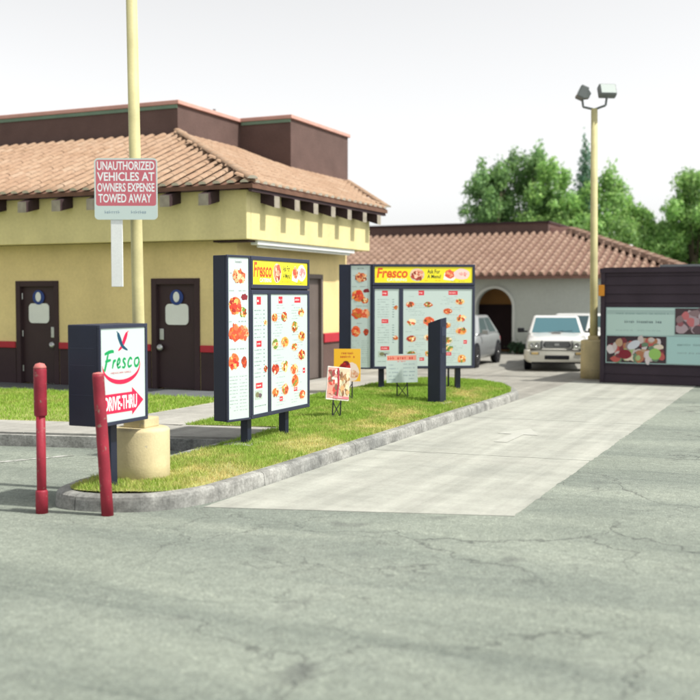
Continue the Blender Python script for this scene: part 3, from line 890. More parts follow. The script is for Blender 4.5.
# ================================================================== REAR BUILDING
rear = thing('rear_building', (-11, 36.5, 0), 'pale grey stucco building with brown tile roof behind the cars', 'building')
def bp_(m, name, mats, parent=None, **k):
    m.v = [(x + 11, y - 36.5, z) for x, y, z in m.v]
    return m.build(name, mats, parent or rear, **k)
AX0, AX1, ASP, ATOP = -11.25, -9.92, 1.62, 2.30
m = MB(); m.box(-32, AX0, 36.5, 36.8, 0, 2.8); m.box(AX1, -4.3, 36.5, 36.8, 0, 2.8)
# arch head
n = 20; xc = (AX0 + AX1) / 2; hw = (AX1 - AX0) / 2
arc = [(xc - hw * math.cos(math.pi * k / n), ASP + (ATOP - ASP) * math.sin(math.pi * k / n)) for k in range(n + 1)]
for (xa, za), (xb, zb) in zip(arc[:-1], arc[1:]):
    V = [(xa, 36.5, za), (xb, 36.5, zb), (xb, 36.5, 2.8), (xa, 36.5, 2.8)]; V += [(x, 36.8, z) for x, _, z in V]
    m.add(V, [(0, 1, 2, 3), (4, 7, 6, 5), (0, 4, 5, 1), (3, 2, 6, 7)])
m.box(-4.3, -4.0, 36.5, 46, 0, 2.8)
bp_(m, 'wall', M['stuccow'])
m = MB()
for r0, r1 in ((1.0, 1.13),):
    pts = [(AX0 - .0, 0)] + arc + [(AX1, 0)]
    outr = [(AX0 - .09, 0)] + [(xc + (x - xc) * 1.135, ASP + (z - ASP) * 1.13) for x, z in arc] + [(AX1 + .09, 0)]
    for i in range(len(pts) - 1):
        a, c, d, e = pts[i], pts[i + 1], outr[i + 1], outr[i]
        V = [(q[0], 36.44, q[1]) for q in (a, c, d, e)] + [(q[0], 36.499, q[1]) for q in (a, c, d, e)]
        m.add(V, [(0, 1, 2, 3)[::-1], (0, 1, 5, 4), (2, 3, 7, 6), (1, 2, 6, 5), (3, 0, 4, 7)])
bp_(m, 'arch_trim', M['trimw'])
m = MB(); m.box(-12.4, -8.8, 38.3, 38.5, 0, 2.8); m.box(-12.4, -8.8, 36.8, 38.3, 2.72, 2.8); m.box(-12.5, -12.4, 36.8, 38.5, 0, 2.8); m.box(-8.8, -8.7, 36.8, 38.5, 0, 2.8)
bp_(m, 'porch_wall', M['ochre'])
m = MB(); m.box(-12.2, -8.95, 38.24, 38.3, 0.05, 1.72); bp_(m, 'dark_door', M['brown'])
m = MB(); m.box(-32, AX0 - .1, 36.44, 36.499, 0, .22); m.box(AX1 + .1, -4.28, 36.44, 36.499, 0, .22); bp_(m, 'plinth', M['umber'])
# roof
RE_Y, RE_Z, RE_X = 36.0, 2.74, -3.85; RT_Y, RT_Z, RT_X = 41.0, 4.46, -8.85
m = MB()
V = [(-33, RE_Y, RE_Z), (RE_X, RE_Y, RE_Z), (RT_X, RT_Y, RT_Z), (-33, RT_Y, RT_Z), (RE_X, 47, RE_Z), (RT_X, 47, RT_Z)]
V2 = [(x, y, z - .12) for x, y, z in V]
m.add(V, [(0, 1, 2, 3), (1, 4, 5, 2)]); m.add(V2, [(3, 2, 1, 0), (2, 5, 4, 1)])
m.add([V[0], V[1], V2[1], V2[0], V[4], V2[4]], [(3, 2, 1, 0), (2, 5, 4, 1)])
rr_ = bp_(m, 'roof', M['pan2'])
m = MB(); an2 = math.atan((RT_Z - RE_Z) / 5.0); L2 = math.hypot(5, RT_Z - RE_Z)
def simple_tile(n=4):
    V = []
    for y, r, zo in ((-.02, .096, .012), (TL, .086, -.004)):
        for k in range(n + 1):
            a = math.pi * k / n; V.append((-r * math.cos(a), y, zo + r * 1.3 * math.sin(a)))
    return V, [(k, n + 1 + k, n + 2 + k, k + 1)[::-1][::-1] for k in range(n)] + [tuple(range(n + 1))]
sV, sF = simple_tile()
for r in range(int(L2 / ROW)):
    s_ = r * ROW * math.cos(an2); zz = RE_Z + r * ROW * math.sin(an2) + .01
    x = RE_X - .15 - TP * math.ceil(s_ / TP)
    while x > -22:
        m.T = Matrix.Translation((x, RE_Y + s_, zz)) @ Matrix.Rotation(an2, 4, 'X'); m.add(sV, sF); x -= TP
    y = RE_Y + .15 + s_
    while y < 45:
        m.T = Matrix.Translation((RE_X - s_, y, zz)) @ Matrix.Rotation(R(90), 4, 'Z') @ Matrix.Rotation(an2, 4, 'X'); m.add(sV, sF); y += TP
h0 = Vector((RE_X, RE_Y, RE_Z + .05)); h1 = Vector((RT_X, RT_Y, RT_Z + .05)); hd = h1 - h0; hq = hd.to_track_quat('Y', 'Z').to_matrix().to_4x4()
for i in range(int(hd.length / .4)):
    m.T = Matrix.Translation(h0 + hd * (i / int(hd.length / .4))) @ hq @ Matrix.Diagonal((2.3, 1, 1.7, 1)); m.add(sV, sF)
m.T = Matrix.Identity(4)
bp_(m, 'roof_tiles', M['tile2'], rr_, kind='stuff')
pp = bp_(MB().box(-33, -9.75, 41.0, 46, 4.0, 4.88), 'parapet', M['umber'])
bp_(MB().box(-33, -9.7, 40.95, 46.05, 4.88, 4.95), 'coping', M['brown'], pp)
bp_(MB().box(-9.74, -8.9, 41.3, 45, 4.3, 4.72), 'lit_parapet_end', M['pink'])  # right end of the parapet, its sunlit tone painted as a pale box
bp_(MB().tube((-6.6, 40.6, 3.2), (-6.6, 40.6, 3.95), .13), 'roof_vent', M['white'])

# ================================================================== DARK ENCLOSURE ON THE RIGHT
enc = thing('trash_enclosure', (-4.63, 25.0, 0), 'dark brown board-clad enclosure at the far end of the lane', 'enclosure', R(-5))
m = MB(); m.box(0.03, 11, 0.04, 3.2, 0, 2.5); m.build('core', M['siding'], enc)
z = 0.02; i = 0
while z < 2.5:
    hh = 0.205; m = MB(); V = [(0, 0.0, z), (11, 0.0, z), (11, .022, z + hh - .006), (0, .022, z + hh - .006), (0, .039, z), (11, .039, z), (11, .039, z + hh - .006), (0, .039, z + hh - .006)]
    m.add(V, [(0, 1, 2, 3), (0, 4, 5, 1), (3, 2, 6, 7), (0, 3, 7, 4)]); m.build('board', M['siding'], enc); z += hh
m = MB(); m.box(-.06, .035, -.03, .12, 0, 2.56); m.build('corner_post', M['siding'], enc)
m = MB(); m.box(-.08, 11.1, -.05, .2, 2.56, 2.66); m.build('cap_rail', M['siding'], enc)
m = MB(); m.add([(1.2, .35, 2.60), (11, .35, 2.60), (11, 3.4, 2.68), (1.2, 3.4, 2.68), (1.2, .35, 2.74), (11, .35, 2.74), (11, 3.4, 2.82), (1.2, 3.4, 2.82)], [(3, 2, 1, 0), (4, 5, 6, 7), (0, 1, 5, 4), (1, 2, 6, 5), (2, 3, 7, 6), (3, 0, 4, 7)]); m.build('roof', M['gmetal'], enc)
m = MB(); m.bbox(-.10, .04, -.10, -.032, 2.02, 2.28, .02); m.build('amber_lamp', M['amber'], enc)
ca, sa = math.cos(R(-5)), math.sin(R(-5))
def enc_pt(u, v, d): return (u, -0.012 - d, v)
ban = thing('menu_banner', (-4.63, 25.0, 0), 'printed banner of white panels and food photos on the dark enclosure', 'banner', R(-5))
m = MB(); m.box(.07, 3.1, -.012, -.001, .47, 1.76); m.build('sheet', M['panel'], ban)
ink = Ink(enc_pt)
ink.rect(.07, 3.1, .47, 1.76, (160, 190, 190))
ink.rect(.09, 1.62, 1.13, 1.74, (186, 214, 210)); ink.rect(.09, 1.62, 1.6, 1.70, (166, 192, 190)); ink.words(.5, 1.35, 1.40, .075, (96, 116, 122), 1); ink.words(.3, 1.5, 1.60, .05, (130, 160, 160))
ink.words(.3, 1.5, 1.22, .035, (150, 178, 178))
ink.rect(.09, 1.45, .49, 1.10, (60, 46, 56))
pal = [(186, 156, 130), (186, 90, 88), (120, 52, 66), (160, 186, 130), (104, 134, 110), (214, 206, 210), (200, 190, 190), (176, 120, 90), (150, 130, 130), (226, 214, 196)]
for _ in range(70): ink.ell(random.uniform(.18, 1.36), random.uniform(.56, 1.03), random.uniform(.05, .13), random.uniform(.05, .12), random.choice(pal), n=10, jit=.15)
ink.ell(.52, .68, .15, .11, (130, 28, 52)); ink.ell(1.2, .7, .14, .13, (150, 196, 104)); ink.ell(.72, .9, .16, .09, (206, 212, 224), rot=.5)
ink.rect(1.64, 3.08, 1.16, 1.74, (70, 52, 60))
pal2 = [(176, 156, 166), (186, 172, 180), (196, 110, 116), (150, 90, 100), (140, 116, 122), (96, 76, 86)]
for _ in range(60): ink.ell(random.uniform(1.74, 2.98), random.uniform(1.24, 1.66), random.uniform(.06, .15), random.uniform(.05, .12), random.choice(pal2), n=10, jit=.15)
ink.rect(1.47, 3.08, .49, 1.10, (170, 208, 208)); ink.words(1.7, 2.9, .9, .06, (120, 150, 152)); ink.words(1.7, 2.9, .72, .05, (140, 168, 170))
ink.build('banner_print', M['print'], ban)

# ================================================================== LAMP POLES
def lamp_pole(loc, H_, label, rp_, ped, dirs, lean=0.0):
    t = thing('light_pole', loc, label, 'light pole')
    pr, ph = ped
    prof = [(pr, 0), (pr, .3), (pr, ph - .04), (pr - .003, ph - .025), (pr - .015, ph - .012), (pr - .04, ph - .003), (pr - .06, ph), (pr - .07, ph)]
    MB().lathe([(r, z - .12) for r, z in prof], n=40).build('concrete_base', M['cream'], t, smooth=True)
    MB().bbox(-.13, .13, -.13, .13, ph - .122, ph - .02, .015).build('base_cover', M['cream'], t)
    q = MB(); q.T = Matrix.Rotation(lean, 4, 'Y')
    q.lathe([(rp_ * 1.08, ph - .03), (rp_, ph + .4), (rp_ * .82, H_)], n=20).build('pole', M['polep'], t, smooth=True)
    hx = H_ * math.sin(lean)
    br = MB().path([(hx - .30, 0, H_ + .28), (hx - .27, 0, H_ + .06), (hx, 0, H_ - .02), (hx + .27, 0, H_ + .06), (hx + .30, 0, H_ + .28)], .028)
    br.build('bracket', M['lampbody'], t)
    for s_, (rz, tilt) in zip((-1, 1), dirs):
        q = MB(); q.T = Matrix.Translation((hx + s_ * .30, 0, H_ + .40)) @ Matrix.Rotation(rz, 4, 'Z') @ Matrix.Rotation(tilt, 4, 'X')
        q.bbox(-.21, .21, -.10, .10, -.15, .15, .03); q.add([(-.15, .10, -.11), (.15, .10, -.11), (.09, .2, -.06), (-.09, .2, -.06), (-.15, .10, .11), (.15, .10, .11), (.09, .2, .06), (-.09, .2, .06)], [(0, 1, 2, 3), (4, 7, 6, 5), (3, 2, 6, 7), (0, 3, 7, 4), (1, 5, 6, 2)])
        hd_ = q.build('lamp_head', M['lampbody'], t)
        q2 = MB(); q2.T = q.T; q2.box(-.18, .18, -.112, -.101, -.12, .12); q2.build('lens', M['lens'], hd_)
    return t
lamp_pole((-6.29, 8.96, 0.145), 8.0, 'tall yellow light pole on cream round base behind the drive-through sign', .061, (.285, .66), ((R(200), R(-35)), (R(160), R(-35))), R(-0.8))
lamp_pole((-5.08, 26.25, 0.12), 6.45, 'yellow twin-head light pole at the corner of the dark enclosure', .095, (.32, .95), ((R(-70), R(-25)), (R(30), R(-25))), R(-0.5))

# tow-away sign on the near pole
ps = thing('parking_sign', (-6.31, 8.70, 2.76), 'red and white no-parking sign fixed to the yellow light pole', 'sign', YAW)
SWD, SHT = .62, .60
rq = rounded(SWD, SHT, .04); k = len(rq)
m = MB(); m.add([(x - .27, 0, y) for x, y in rq] + [(x - .27, .006, y) for x, y in rq], [tuple(range(k)), tuple(range(k, 2 * k))[::-1]] + [(i, i + k, (i + 1) % k + k, (i + 1) % k) for i in range(k)])
m.build('plate', M['white'], ps)
ink = Ink(lambda u, v, d: (u - .27, -.001 - d, v))
ink.poly([(x, y) for x, y in rounded(SWD, SHT, .04)], PAPER)
ink.poly([(.015 + x * .955, .135 + y * .75) for x, y in rounded(SWD, SHT, .03)], (190, 100, 112))
for i_, (tx, u0, u1) in enumerate((('UNAUTHORIZED', .04, .58), ('VEHICLES AT', .04, .58), ('OWNERS EXPENSE', .04, .58), ('TOWED AWAY', .05, .55))):
    v1 = .57 - i_ * .106; ink.text(tx, u0 - .012, u1 + .012, v1 - .086, v1, (226, 232, 234), 0, .02)
ink.words(.10, .26, .06, .035, (140, 160, 170), 1); ink.words(.36, .52, .06, .035, (140, 160, 170), 1)
ink.build('sign_print', M['print'], ps)
m = MB(); m.bbox(-.115, .0, .008, .03, -.66, .55, .004); m.build('mounting_strip', M['white'], ps)
m = MB(); m.box(-.06, .12, .008, .2, .1, .14); m.box(-.06, .12, .008, .2, .45, .49); m.build('clamp', M['metal'], ps)

# ================================================================== DRIVE-THROUGH SIGN
CXF, CY0, CY1, CZ0, CZ1, CDEP = -6.08, 8.02, 8.78, .79, 1.74, .37
ds = thing('drive_through_sign', (CXF - CDEP / 2, (CY0 + CY1) / 2, .145), 'navy cabinet sign reading Fresco and DRIVE-THRU beside the cream pole base', 'sign')
ox, oy, oz = ds.location
def dp(m, nm, mt, parent=None, **k):
    m.v = [(x - ox, y - oy, z - oz) for x, y, z in m.v]; return m.build(nm, mt, parent or ds, **k)
cab = dp(MB().bbox(CXF - CDEP, CXF - .03, CY0, CY1, CZ0, CZ1, .012), 'cabinet', M['navy'])
m = MB(); fw_ = .035
m.box(CXF - .03, CXF, CY0, CY1, CZ0, CZ0 + fw_); m.box(CXF - .03, CXF, CY0, CY1, CZ1 - fw_, CZ1); m.box(CXF - .03, CXF, CY0, CY0 + .02, CZ0 + fw_, CZ1 - fw_); m.box(CXF - .03, CXF, CY1 - fw_, CY1, CZ0 + fw_, CZ1 - fw_)
dp(m, 'frame', M['navyf'], bevel=.004)
for z in (1.08, 1.36, 1.52):
    dp(MB().box(CXF - CDEP + .03, CXF - .06, CY0 - .003, CY0 - .0005, z, z + .006), 'seam', M['navyf'], cab)
PW, PH = CY1 - CY0 - fw_ - .02, CZ1 - CZ0 - 2 * fw_
dp(MB().box(CXF - .028, CXF - .012, CY0 + .02, CY1 - fw_, CZ0 + fw_, CZ1 - fw_), 'face_panel', M['panel'])
ink = Ink(lambda u, v, d: (CXF - .0115 + d, CY0 + .02 + u * PW, CZ0 + fw_ + v * PH))
def sm(pts, n=5): return catmull(pts, 1e-9) if False else [q for q in _cm(pts, n)]
def _cm(pts, n):
    P = pts; out = []
    for i in range(len(P) - 1):
        p0 = P[max(i - 1, 0)]; p1 = P[i]; p2 = P[i + 1]; p3 = P[min(i + 2, len(P) - 1)]
        for j in range(n):
            t = j / n
            out.append(tuple(0.5 * (2 * p1[c] + (-p0[c] + p2[c]) * t + (2 * p0[c] - 5 * p1[c] + 4 * p2[c] - p3[c]) * t * t + (-p0[c] + 3 * p1[c] - 3 * p2[c] + p3[c]) * t ** 3) for c in (0, 1)))
    return out + [P[-1]]
GR, RD, TEAL = (10, 150, 84), (206, 26, 74), (20, 70, 96)
ink.rect(0, 1, 0, 1, PAPER)
# crossed chillies
a = sm([(.62, .965), (.58, .93), (.53, .87), (.47, .80), (.39, .755)]); nn = len(a)
ink.ribbon(a, [.015 if i < 4 else .055 * math.sin(math.pi * min(1, (i - 2) / (nn - 2)) ** .7) + .008 for i in range(nn)], RD)
a = sm([(.36, .965), (.39, .93), (.43, .87), (.49, .80), (.60, .755)])
ink.ribbon(a, [.015 if i < 4 else .055 * math.sin(math.pi * min(1, (i - 2) / (nn - 2)) ** .7) + .008 for i in range(nn)], TEAL)
# Fresco, brush script
def st(pts, wd=.028, col=GR, n=5):
    q = sm(pts, n); ink.ribbon(q, [wd * (.75 + .35 * math.sin(math.pi * i / (len(q) - 1))) for i in range(len(q))], col)
st([(.17, .735), (.145, .68), (.115, .61), (.085, .555), (.05, .56)], .036); st([(.09, .725), (.16, .742), (.25, .752), (.29, .745)], .034); st([(.10, .648), (.16, .655), (.225, .662)], .028)
st([(.285, .66), (.27, .61), (.255, .568)]); st([(.265, .60), (.295, .645), (.335, .652)])
st([(.36, .60), (.40, .615), (.425, .645), (.405, .668), (.375, .645), (.362, .605), (.385, .572), (.44, .585)])
st([(.555, .655), (.52, .665), (.495, .645), (.52, .618), (.54, .595), (.515, .57), (.47, .575)])
st([(.70, .65), (.66, .668), (.62, .64), (.605, .60), (.63, .572), (.69, .588)])
st([(.82, .662), (.77, .65), (.755, .605), (.785, .572), (.835, .585), (.86, .63), (.84, .662), (.81, .66)])
# red smile
a = [(.46 - .42 * math.cos(t) , .60 - .185 * math.sin(t)) for t in np.linspace(-.05, math.pi + .12, 34)]
ink.ribbon(a, [.006 + .044 * math.sin(math.pi * (i / 33)) ** .9 for i in range(34)], RD)
ink.text('MEXICAN GRILL', .22, .68, .508, .528, (206, 60, 90))
# arrow
ink.poly([(.05, .295), (.05, .085), (.69, .085), (.69, .04), (.955, .19), (.69, .345), (.69, .295)][::-1][::-1], RD)
ink.text('DRIVE-THRU', .075, .80, .115, .265, (240, 246, 244), 0, .02)
dp(ink, 'sign_print', M['print'])
dp(MB().bbox(ox - .05, ox + .05, oy - .05, oy + .05, .05, CZ0, .006), 'post', M['navy'])
dp(MB().box(ox - .12, ox + .12, oy - .12, oy + .12, .13, .175), 'base_plate', M['navy'])

# ================================================================== RED BOLLARDS
bo = thing('bollard', (-6.56, 7.76, 0), 'red steel bollard with a thick sleeve on top, at the island tip', 'bollard', 0, 'red bollards by the island tip')
MB().lathe([(.044, 0), (.042, 1.0)], n=20).build('stem', M['redpipe'], bo, smooth=True)
MB().lathe([(.056, 0), (.056, .20), (.05, .215), (.0425, .218)], n=20).build('foot_sleeve', M['redpipe'], bo, smooth=True)
MB().lathe([(.042, .90), (.054, .905), (.059, .915), (.059, 1.335), (.056, 1.345)], n=20).build('top_sleeve', M['redpipe'], bo, smooth=True)
MB().lathe([(.058, 1.345), (.058, 1.355), (.04, 1.385), (0.002, 1.395)], n=20).build('cap', M['redcap'], bo, smooth=True)
b2 = thing('bollard', (-5.94, 7.92, 0), 'plain red pipe bollard leaning to the left in front of the drive-through sign', 'bollard', 0, 'red bollards by the island tip')
q = MB(); q.T = Matrix.Rotation(R(-3.2), 4, Vector((math.sin(YAW), math.cos(YAW), 0)) if False else Vector((-math.sin(YAW), math.cos(YAW), 0)))
q.lathe([(.056, -.05), (.054, .3), (.054, 1.27), (.052, 1.30)], n=24).build('pipe', M['redpipe'], b2, smooth=True)
q2 = MB(); q2.T = q.T; q2.lathe([(.052, 1.30), (.045, 1.312), (.002, 1.318)], n=24).build('cap', M['redcap'], b2, smooth=True)

# ================================================================== MENU BOARDS
def menu_board(loc, rz, W, Hh, dep, label, z0, wing_w, fold, sw_):
    """local frame: face looks along -y, x runs right; x = 0 is the left end of the main cabinet"""
    t = thing('menu_board', loc, label, 'menu board', rz, 'drive-through menu boards')
    zt = z0 + Hh
    cb = MB().bbox(0, W, .03, dep, z0, zt, .012).build('cabinet', M['navy'], t)
    hz = zt - .40     # header bottom
    fr = .05
    def bars(nm, x0, x1, za, zb, tr=fr, par=None):
        m = MB(); m.box(x0, x1, 0, .029, za, za + tr); m.box(x0, x1, 0, .029, zb - tr, zb); m.box(x0, x0 + tr, 0, .029, za + tr, zb - tr); m.box(x1 - tr, x1, 0, .029, za + tr, zb - tr)
        return m.build(nm, M['navyf'], par or t, bevel=.006)
    def panel(x0, x1, za, zb, par=None):
        return MB().box(x0, x1, .014, .028, za, zb).build('panel', M['panel'], par or t)
    # header
    bars('header_frame', 0, W, hz, zt)
    pn = panel(fr, W - fr, hz + fr, zt - fr)
    pw, ph = W - 2 * fr, .40 - 2 * fr
    ink = Ink(lambda u, v, d: (fr + u * pw, .0138 - d, hz + fr + v * ph))
    ink.su, ink.sv = pw, ph
    ink.rect(0, 1, 0, 1, (238, 226, 40))
    ink.text('Fresco', .02, .335, .30, .93, (222, 84, 30), .15, .03)
    ink.text('CATERING', .125, .325, .10, .27, (226, 244, 236), 0, .02)
    ink.food(.43, .5, .075, .42, [(200, 90, 70), (226, 150, 120), (180, 60, 50), (240, 200, 170), (150, 60, 40)], True, 26)
    ink.text('Ask For', .535, .665, .58, .84, (50, 60, 30), 0, .02); ink.text('A Menu!', .535, .675, .28, .52, (50, 60, 30), 0, .02)
    ink.words(.51, .68, .12, .06, (214, 90, 40))
    ink.poly([(.70, .2), (.80, .12), (.86, .5), (.76, .85), (.71, .6)], (240, 236, 226)); ink.food(.765, .55, .055, .3, [(232, 110, 70), (240, 160, 110), (220, 80, 60)], False, 16)
    ink.ell(.89, .55, .085, .36, (246, 206, 206), jit=.06); ink.food(.90, .55, .06, .24, [(240, 176, 170), (246, 214, 200), (226, 140, 140)], False, 14); ink.words(.78, .95, .08, .06, (120, 130, 60))
    ink.build('header_print', M['print'], pn)
    # lower frame with the narrow and the wide panel
    bars('lower_frame', 0, W, z0, hz - .02)
    MB().box(sw_ + fr, sw_ + 2.6 * fr, .002, .029, z0 + fr, hz - .02 - fr).build('mullion', M['navyf'], t, bevel=.006)
    pa = panel(fr, sw_ + fr, z0 + fr, hz - .02 - fr); pb = panel(sw_ + 2.6 * fr, W - fr, z0 + fr, hz - .02 - fr)
    H2 = hz - .02 - 2 * fr - z0
    TXT = (118, 140, 142)
    ink = Ink(lambda u, v, d: (fr + u, .0138 - d, z0 + fr + v)); wS = sw_
    ink.rect(0, wS, 0, H2, PAPER)
    def flag(ink, u, v, a, b_):
        ink.rect(u - a, u + a, v - b_, v + b_, (212, 54, 66)); ink.words(u - a * .8, u + a * .8, v - b_ * .3, b_ * .8, (244, 232, 230), 1)
    flag(ink, wS * .42, H2 * .945, .055, .05); flag(ink, wS * .42, H2 * .585, .065, .038); flag(ink, wS * .42, H2 * .235, .085, .035)
    d_ = ink.lay()
    for v in np.arange(.86, .62, -.032): ink.words(wS * .12, wS * .60, H2 * v, .016, TXT, .8, d_); ink.rect(wS * .72, wS * .80, H2 * v, H2 * v + .012, TXT, d_)
    for v in np.arange(.53, .29, -.032): ink.words(wS * .12, wS * .60, H2 * v, .016, TXT, .8, d_); ink.rect(wS * .72, wS * .80, H2 * v, H2 * v + .012, TXT, d_)
    ink.food(wS * .86, H2 * .76, .045, .045, None, False, 10); ink.food(wS * .86, H2 * .37, .05, .05, None, False, 12)
    ink.rect(wS * .14, wS * .62, H2 * .12, H2 * .195, (170, 186, 176)); ink.ell(wS * .3, H2 * .16, .05, .035, (120, 120, 90)); ink.ell(wS * .48, H2 * .15, .04, .03, (96, 80, 90), jit=.2)
    ink.words(wS * .12, wS * .9, H2 * .06, .018, TXT)
    ink.build('menu_print', M['print'], pa)
    x0 = sw_ + 2.6 * fr; wB = W - fr - x0
    ink = Ink(lambda u, v, d: (x0 + u, .0138 - d, z0 + fr + v))
    ink.rect(0, wB, 0, H2, PAPER)
    flag(ink, wB * .26, H2 * .95, .055, .045); flag(ink, wB * .72, H2 * .95, .09, .038); flag(ink, wB * .90, H2 * .31, .035, .035); flag(ink, wB * .66, H2 * .155, .05, .03); flag(ink, wB * .27, H2 * .09, .045, .03)
    for u, v, a in ((.10, .80, .062), (.36, .80, .062), (.82, .835, .065), (.64, .71, .065), (.84, .62, .075), (.12, .57, .062), (.37, .58, .08), (.63, .53, .06), (.12, .355, .07), (.37, .37, .07), (.84, .45, .08), (.63, .33, .08), (.12, .155, .068), (.38, .165, .068), (.65, .225, .075), (.85, .09, .07)):
        a *= 1.5; ink.food(wB * u, H2 * v, a, a * .62 if random.random() < .6 else a * .8, None, random.random() < .6, 14)
    d_ = ink.lay()
    for v in np.arange(.90, .03, -.024):
        for u0, u1 in ((.03, .46), (.53, .97)):
            if random.random() < .75:
                a = random.uniform(u0, u0 + .15); ink.words(wB * a, wB * min(u1, a + random.uniform(.12, .25)), H2 * v, .017, (128, 150, 150), .85, 0.00058)
    ink.build('menu_print', M['print'], pb)
    # folded photo wing on the left
    wg = bpy.data.objects.new('photo_wing', None); COL.objects.link(wg); wg.parent = t; wg.location = (-.012, 0.0, 0); wg.rotation_euler = (0, 0, -fold)
    MB().bbox(-wing_w, 0, .03, dep, z0 + .004, zt - .004, .012).build('wing_cabinet', M['navy'], wg)
    bars('wing_frame', -wing_w, 0, z0, zt, .028, wg)
    panel(-wing_w + .028, -.028, z0 + .028, zt - .028, wg)
    wi, hi = wing_w - .056, Hh - .056
    ink = Ink(lambda u, v, d: (-wing_w + .028 + u * wi, .0138 - d, z0 + .028 + v * hi))
    ink.su, ink.sv = wi, hi
    ink.rect(0, 1, 0, 1, PAPER)
    ink.words(.35, .72, .965, .02, (120, 130, 130), 1)
    ink.food(.52, .885, .34, .05, [(230, 140, 90), (200, 90, 50), (240, 200, 150), (150, 60, 40), (226, 170, 120)], False, 40)
    ink.rect(.08, .2, .90, .905, (150, 150, 150))
    ink.words(.06, .9, .79, .012, (130, 140, 140)); ink.food(.35, .705, .34, .065, [(220, 60, 40), (232, 120, 60), (160, 40, 30), (236, 176, 96), (226, 84, 60)], False, 40); ink.ell(.80, .755, .16, .02, (130, 34, 44), jit=.2); ink.food(.72, .66, .2, .035, None, False, 16)
    ink.words(.06, .9, .60, .012, (130, 140, 140)); ink.food(.34, .535, .34, .058, [(232, 110, 70), (220, 80, 50), (240, 160, 90), (200, 120, 40)], False, 36); ink.food(.74, .53, .27, .055, [(236, 120, 80), (226, 90, 56), (244, 170, 120)], False, 28)
    ink.words(.06, .9, .43, .012, (130, 140, 140)); ink.food(.27, .355, .26, .058, [(220, 60, 40), (236, 110, 60), (190, 40, 34), (240, 180, 110)], False, 30); ink.food(.78, .35, .15, .04, [(210, 80, 40), (160, 60, 40)], False, 12)
    d_ = ink.lay()
    for v in np.arange(.26, .03, -.021): ink.words(.06, .46, v, .009, (150, 164, 164), .9, d_); ink.words(.55, .94, v, .009, (150, 164, 164), .9, d_)
    ink.build('wing_print', M['print'], wg)
    return t, cb
def posts(t, xs_, yc, z0, zb, wd=.05):
    for x in xs_:
        MB().bbox(x - wd, x + wd, yc - wd, yc + wd, zb, z0 + .02, .006).build('post', M['navy'], t)
t1, cb = menu_board((-6.4, 11.45, 0.145), R(90), 1.63, 2.015, .235, 'nearer menu board facing the lane, seen at a sharp angle', .345, .42, R(13), .39)
posts(t1, (.10, 1.12), .14, .345, -.05)
m = MB(); m.bbox(-.12, .32, -.02, .34, -.02, .035, .01); m.build('footing', M['kerb'], t1)
rz2 = math.atan2(19.62 - 18.55, -6.09 + 7.79)
t2, cb = menu_board((-7.77, 18.57, 0.2), rz2, 2.0, 1.99, .26, 'farther menu board facing the camera behind the speaker post', .43, .42, R(14), .47)
for ch in t2.children:
    if ch.name.startswith('photo_wing'): MB().bbox(-.62, -.422, .002, .22, .436, 2.414, .01).build('side_return', M['navy'], ch)
posts(t2, (.20, 1.70), .15, .43, -.05)
MB().tube((1.52, .15, -.05), (1.52, .15, .5), .018).build('conduit', M['navy'], t2)

# ================================================================== SPEAKER POST
sp = thing('speaker_post', (-6.02, 17.28, 0.19), 'navy order speaker post with slanted top at the lane edge', 'speaker post')
m = MB()
V = [(-.115, -.155, 0), (.115, -.155, 0), (.115, .155, 0), (-.115, .155, 0), (-.115, -.155, 1.36), (.115, -.155, 1.44), (.115, .155, 1.46), (-.115, .155, 1.38)]
m.add(V, [(3, 2, 1, 0), (4, 5, 6, 7), (0, 1, 5, 4), (1, 2, 6, 5), (2, 3, 7, 6), (3, 0, 4, 7)]); m.build('cabinet', M['navy'], sp, bevel=.01)
m = MB(); m.box(.1155, .122, -.11, .11, .85, 1.3); fp = m.build('face_plate', M['navyf'], sp)
for k_ in range(7): MB().box(.1222, .127, -.08, .08, .95 + k_ * .03, .962 + k_ * .03).build('grille_slat', M['dark'], fp)
MB().bbox(-.19, .22, -.24, .24, -.06, .0, .01).build('footing', M['kerb'], sp)

# ================================================================== SMALL STAKE SIGNS
def stake_sign(loc, rz, label, w_, h_, zb, leg_w, face, roll=0.0, lean=R(-6), leg_spread=.0):
    t = thing('stake_sign', loc, label, 'yard sign', rz, 'small stake signs on the lawn')
    T = Matrix.Rotation(lean, 4, 'X') @ Matrix.Rotation(roll, 4, 'Y')
    m = MB(); m.T = T; m.bbox(-w_ / 2, w_ / 2, 0, .02, zb, zb + h_, .004); m.build('board', M['white'], t)
    ink = Ink(lambda u, v, d: tuple(T @ Vector((-w_ / 2 + u * w_, -.001 - d, zb + v * h_)))); ink.su, ink.sv = w_, h_; face(ink); ink.build('board_print', M['print'], t)
    m = MB(); a = leg_w / 2
    for s_ in (-1, 1):
        q = MB(); q.tube((s_ * a * (1 + leg_spread), .0, -.06), T @ Vector((s_ * a, .012, zb + .12)), .011, n=8); q.build('leg', M['blackwire'], t)
    q = MB()
    p = lambda s_, f: Vector((s_ * a * (1 + leg_spread * (1 - f)), 0, 0)).lerp(T @ Vector((s_ * a, .012, zb)), f)
    q.tube(p(-1, .15), p(1, .9), .007, n=6).tube(p(1, .15), p(-1, .9), .007, n=6).tube(p(-1, .12), p(1, .12), .008, n=6)
    q.build('cross_brace', M['blackwire'], t)
    return t
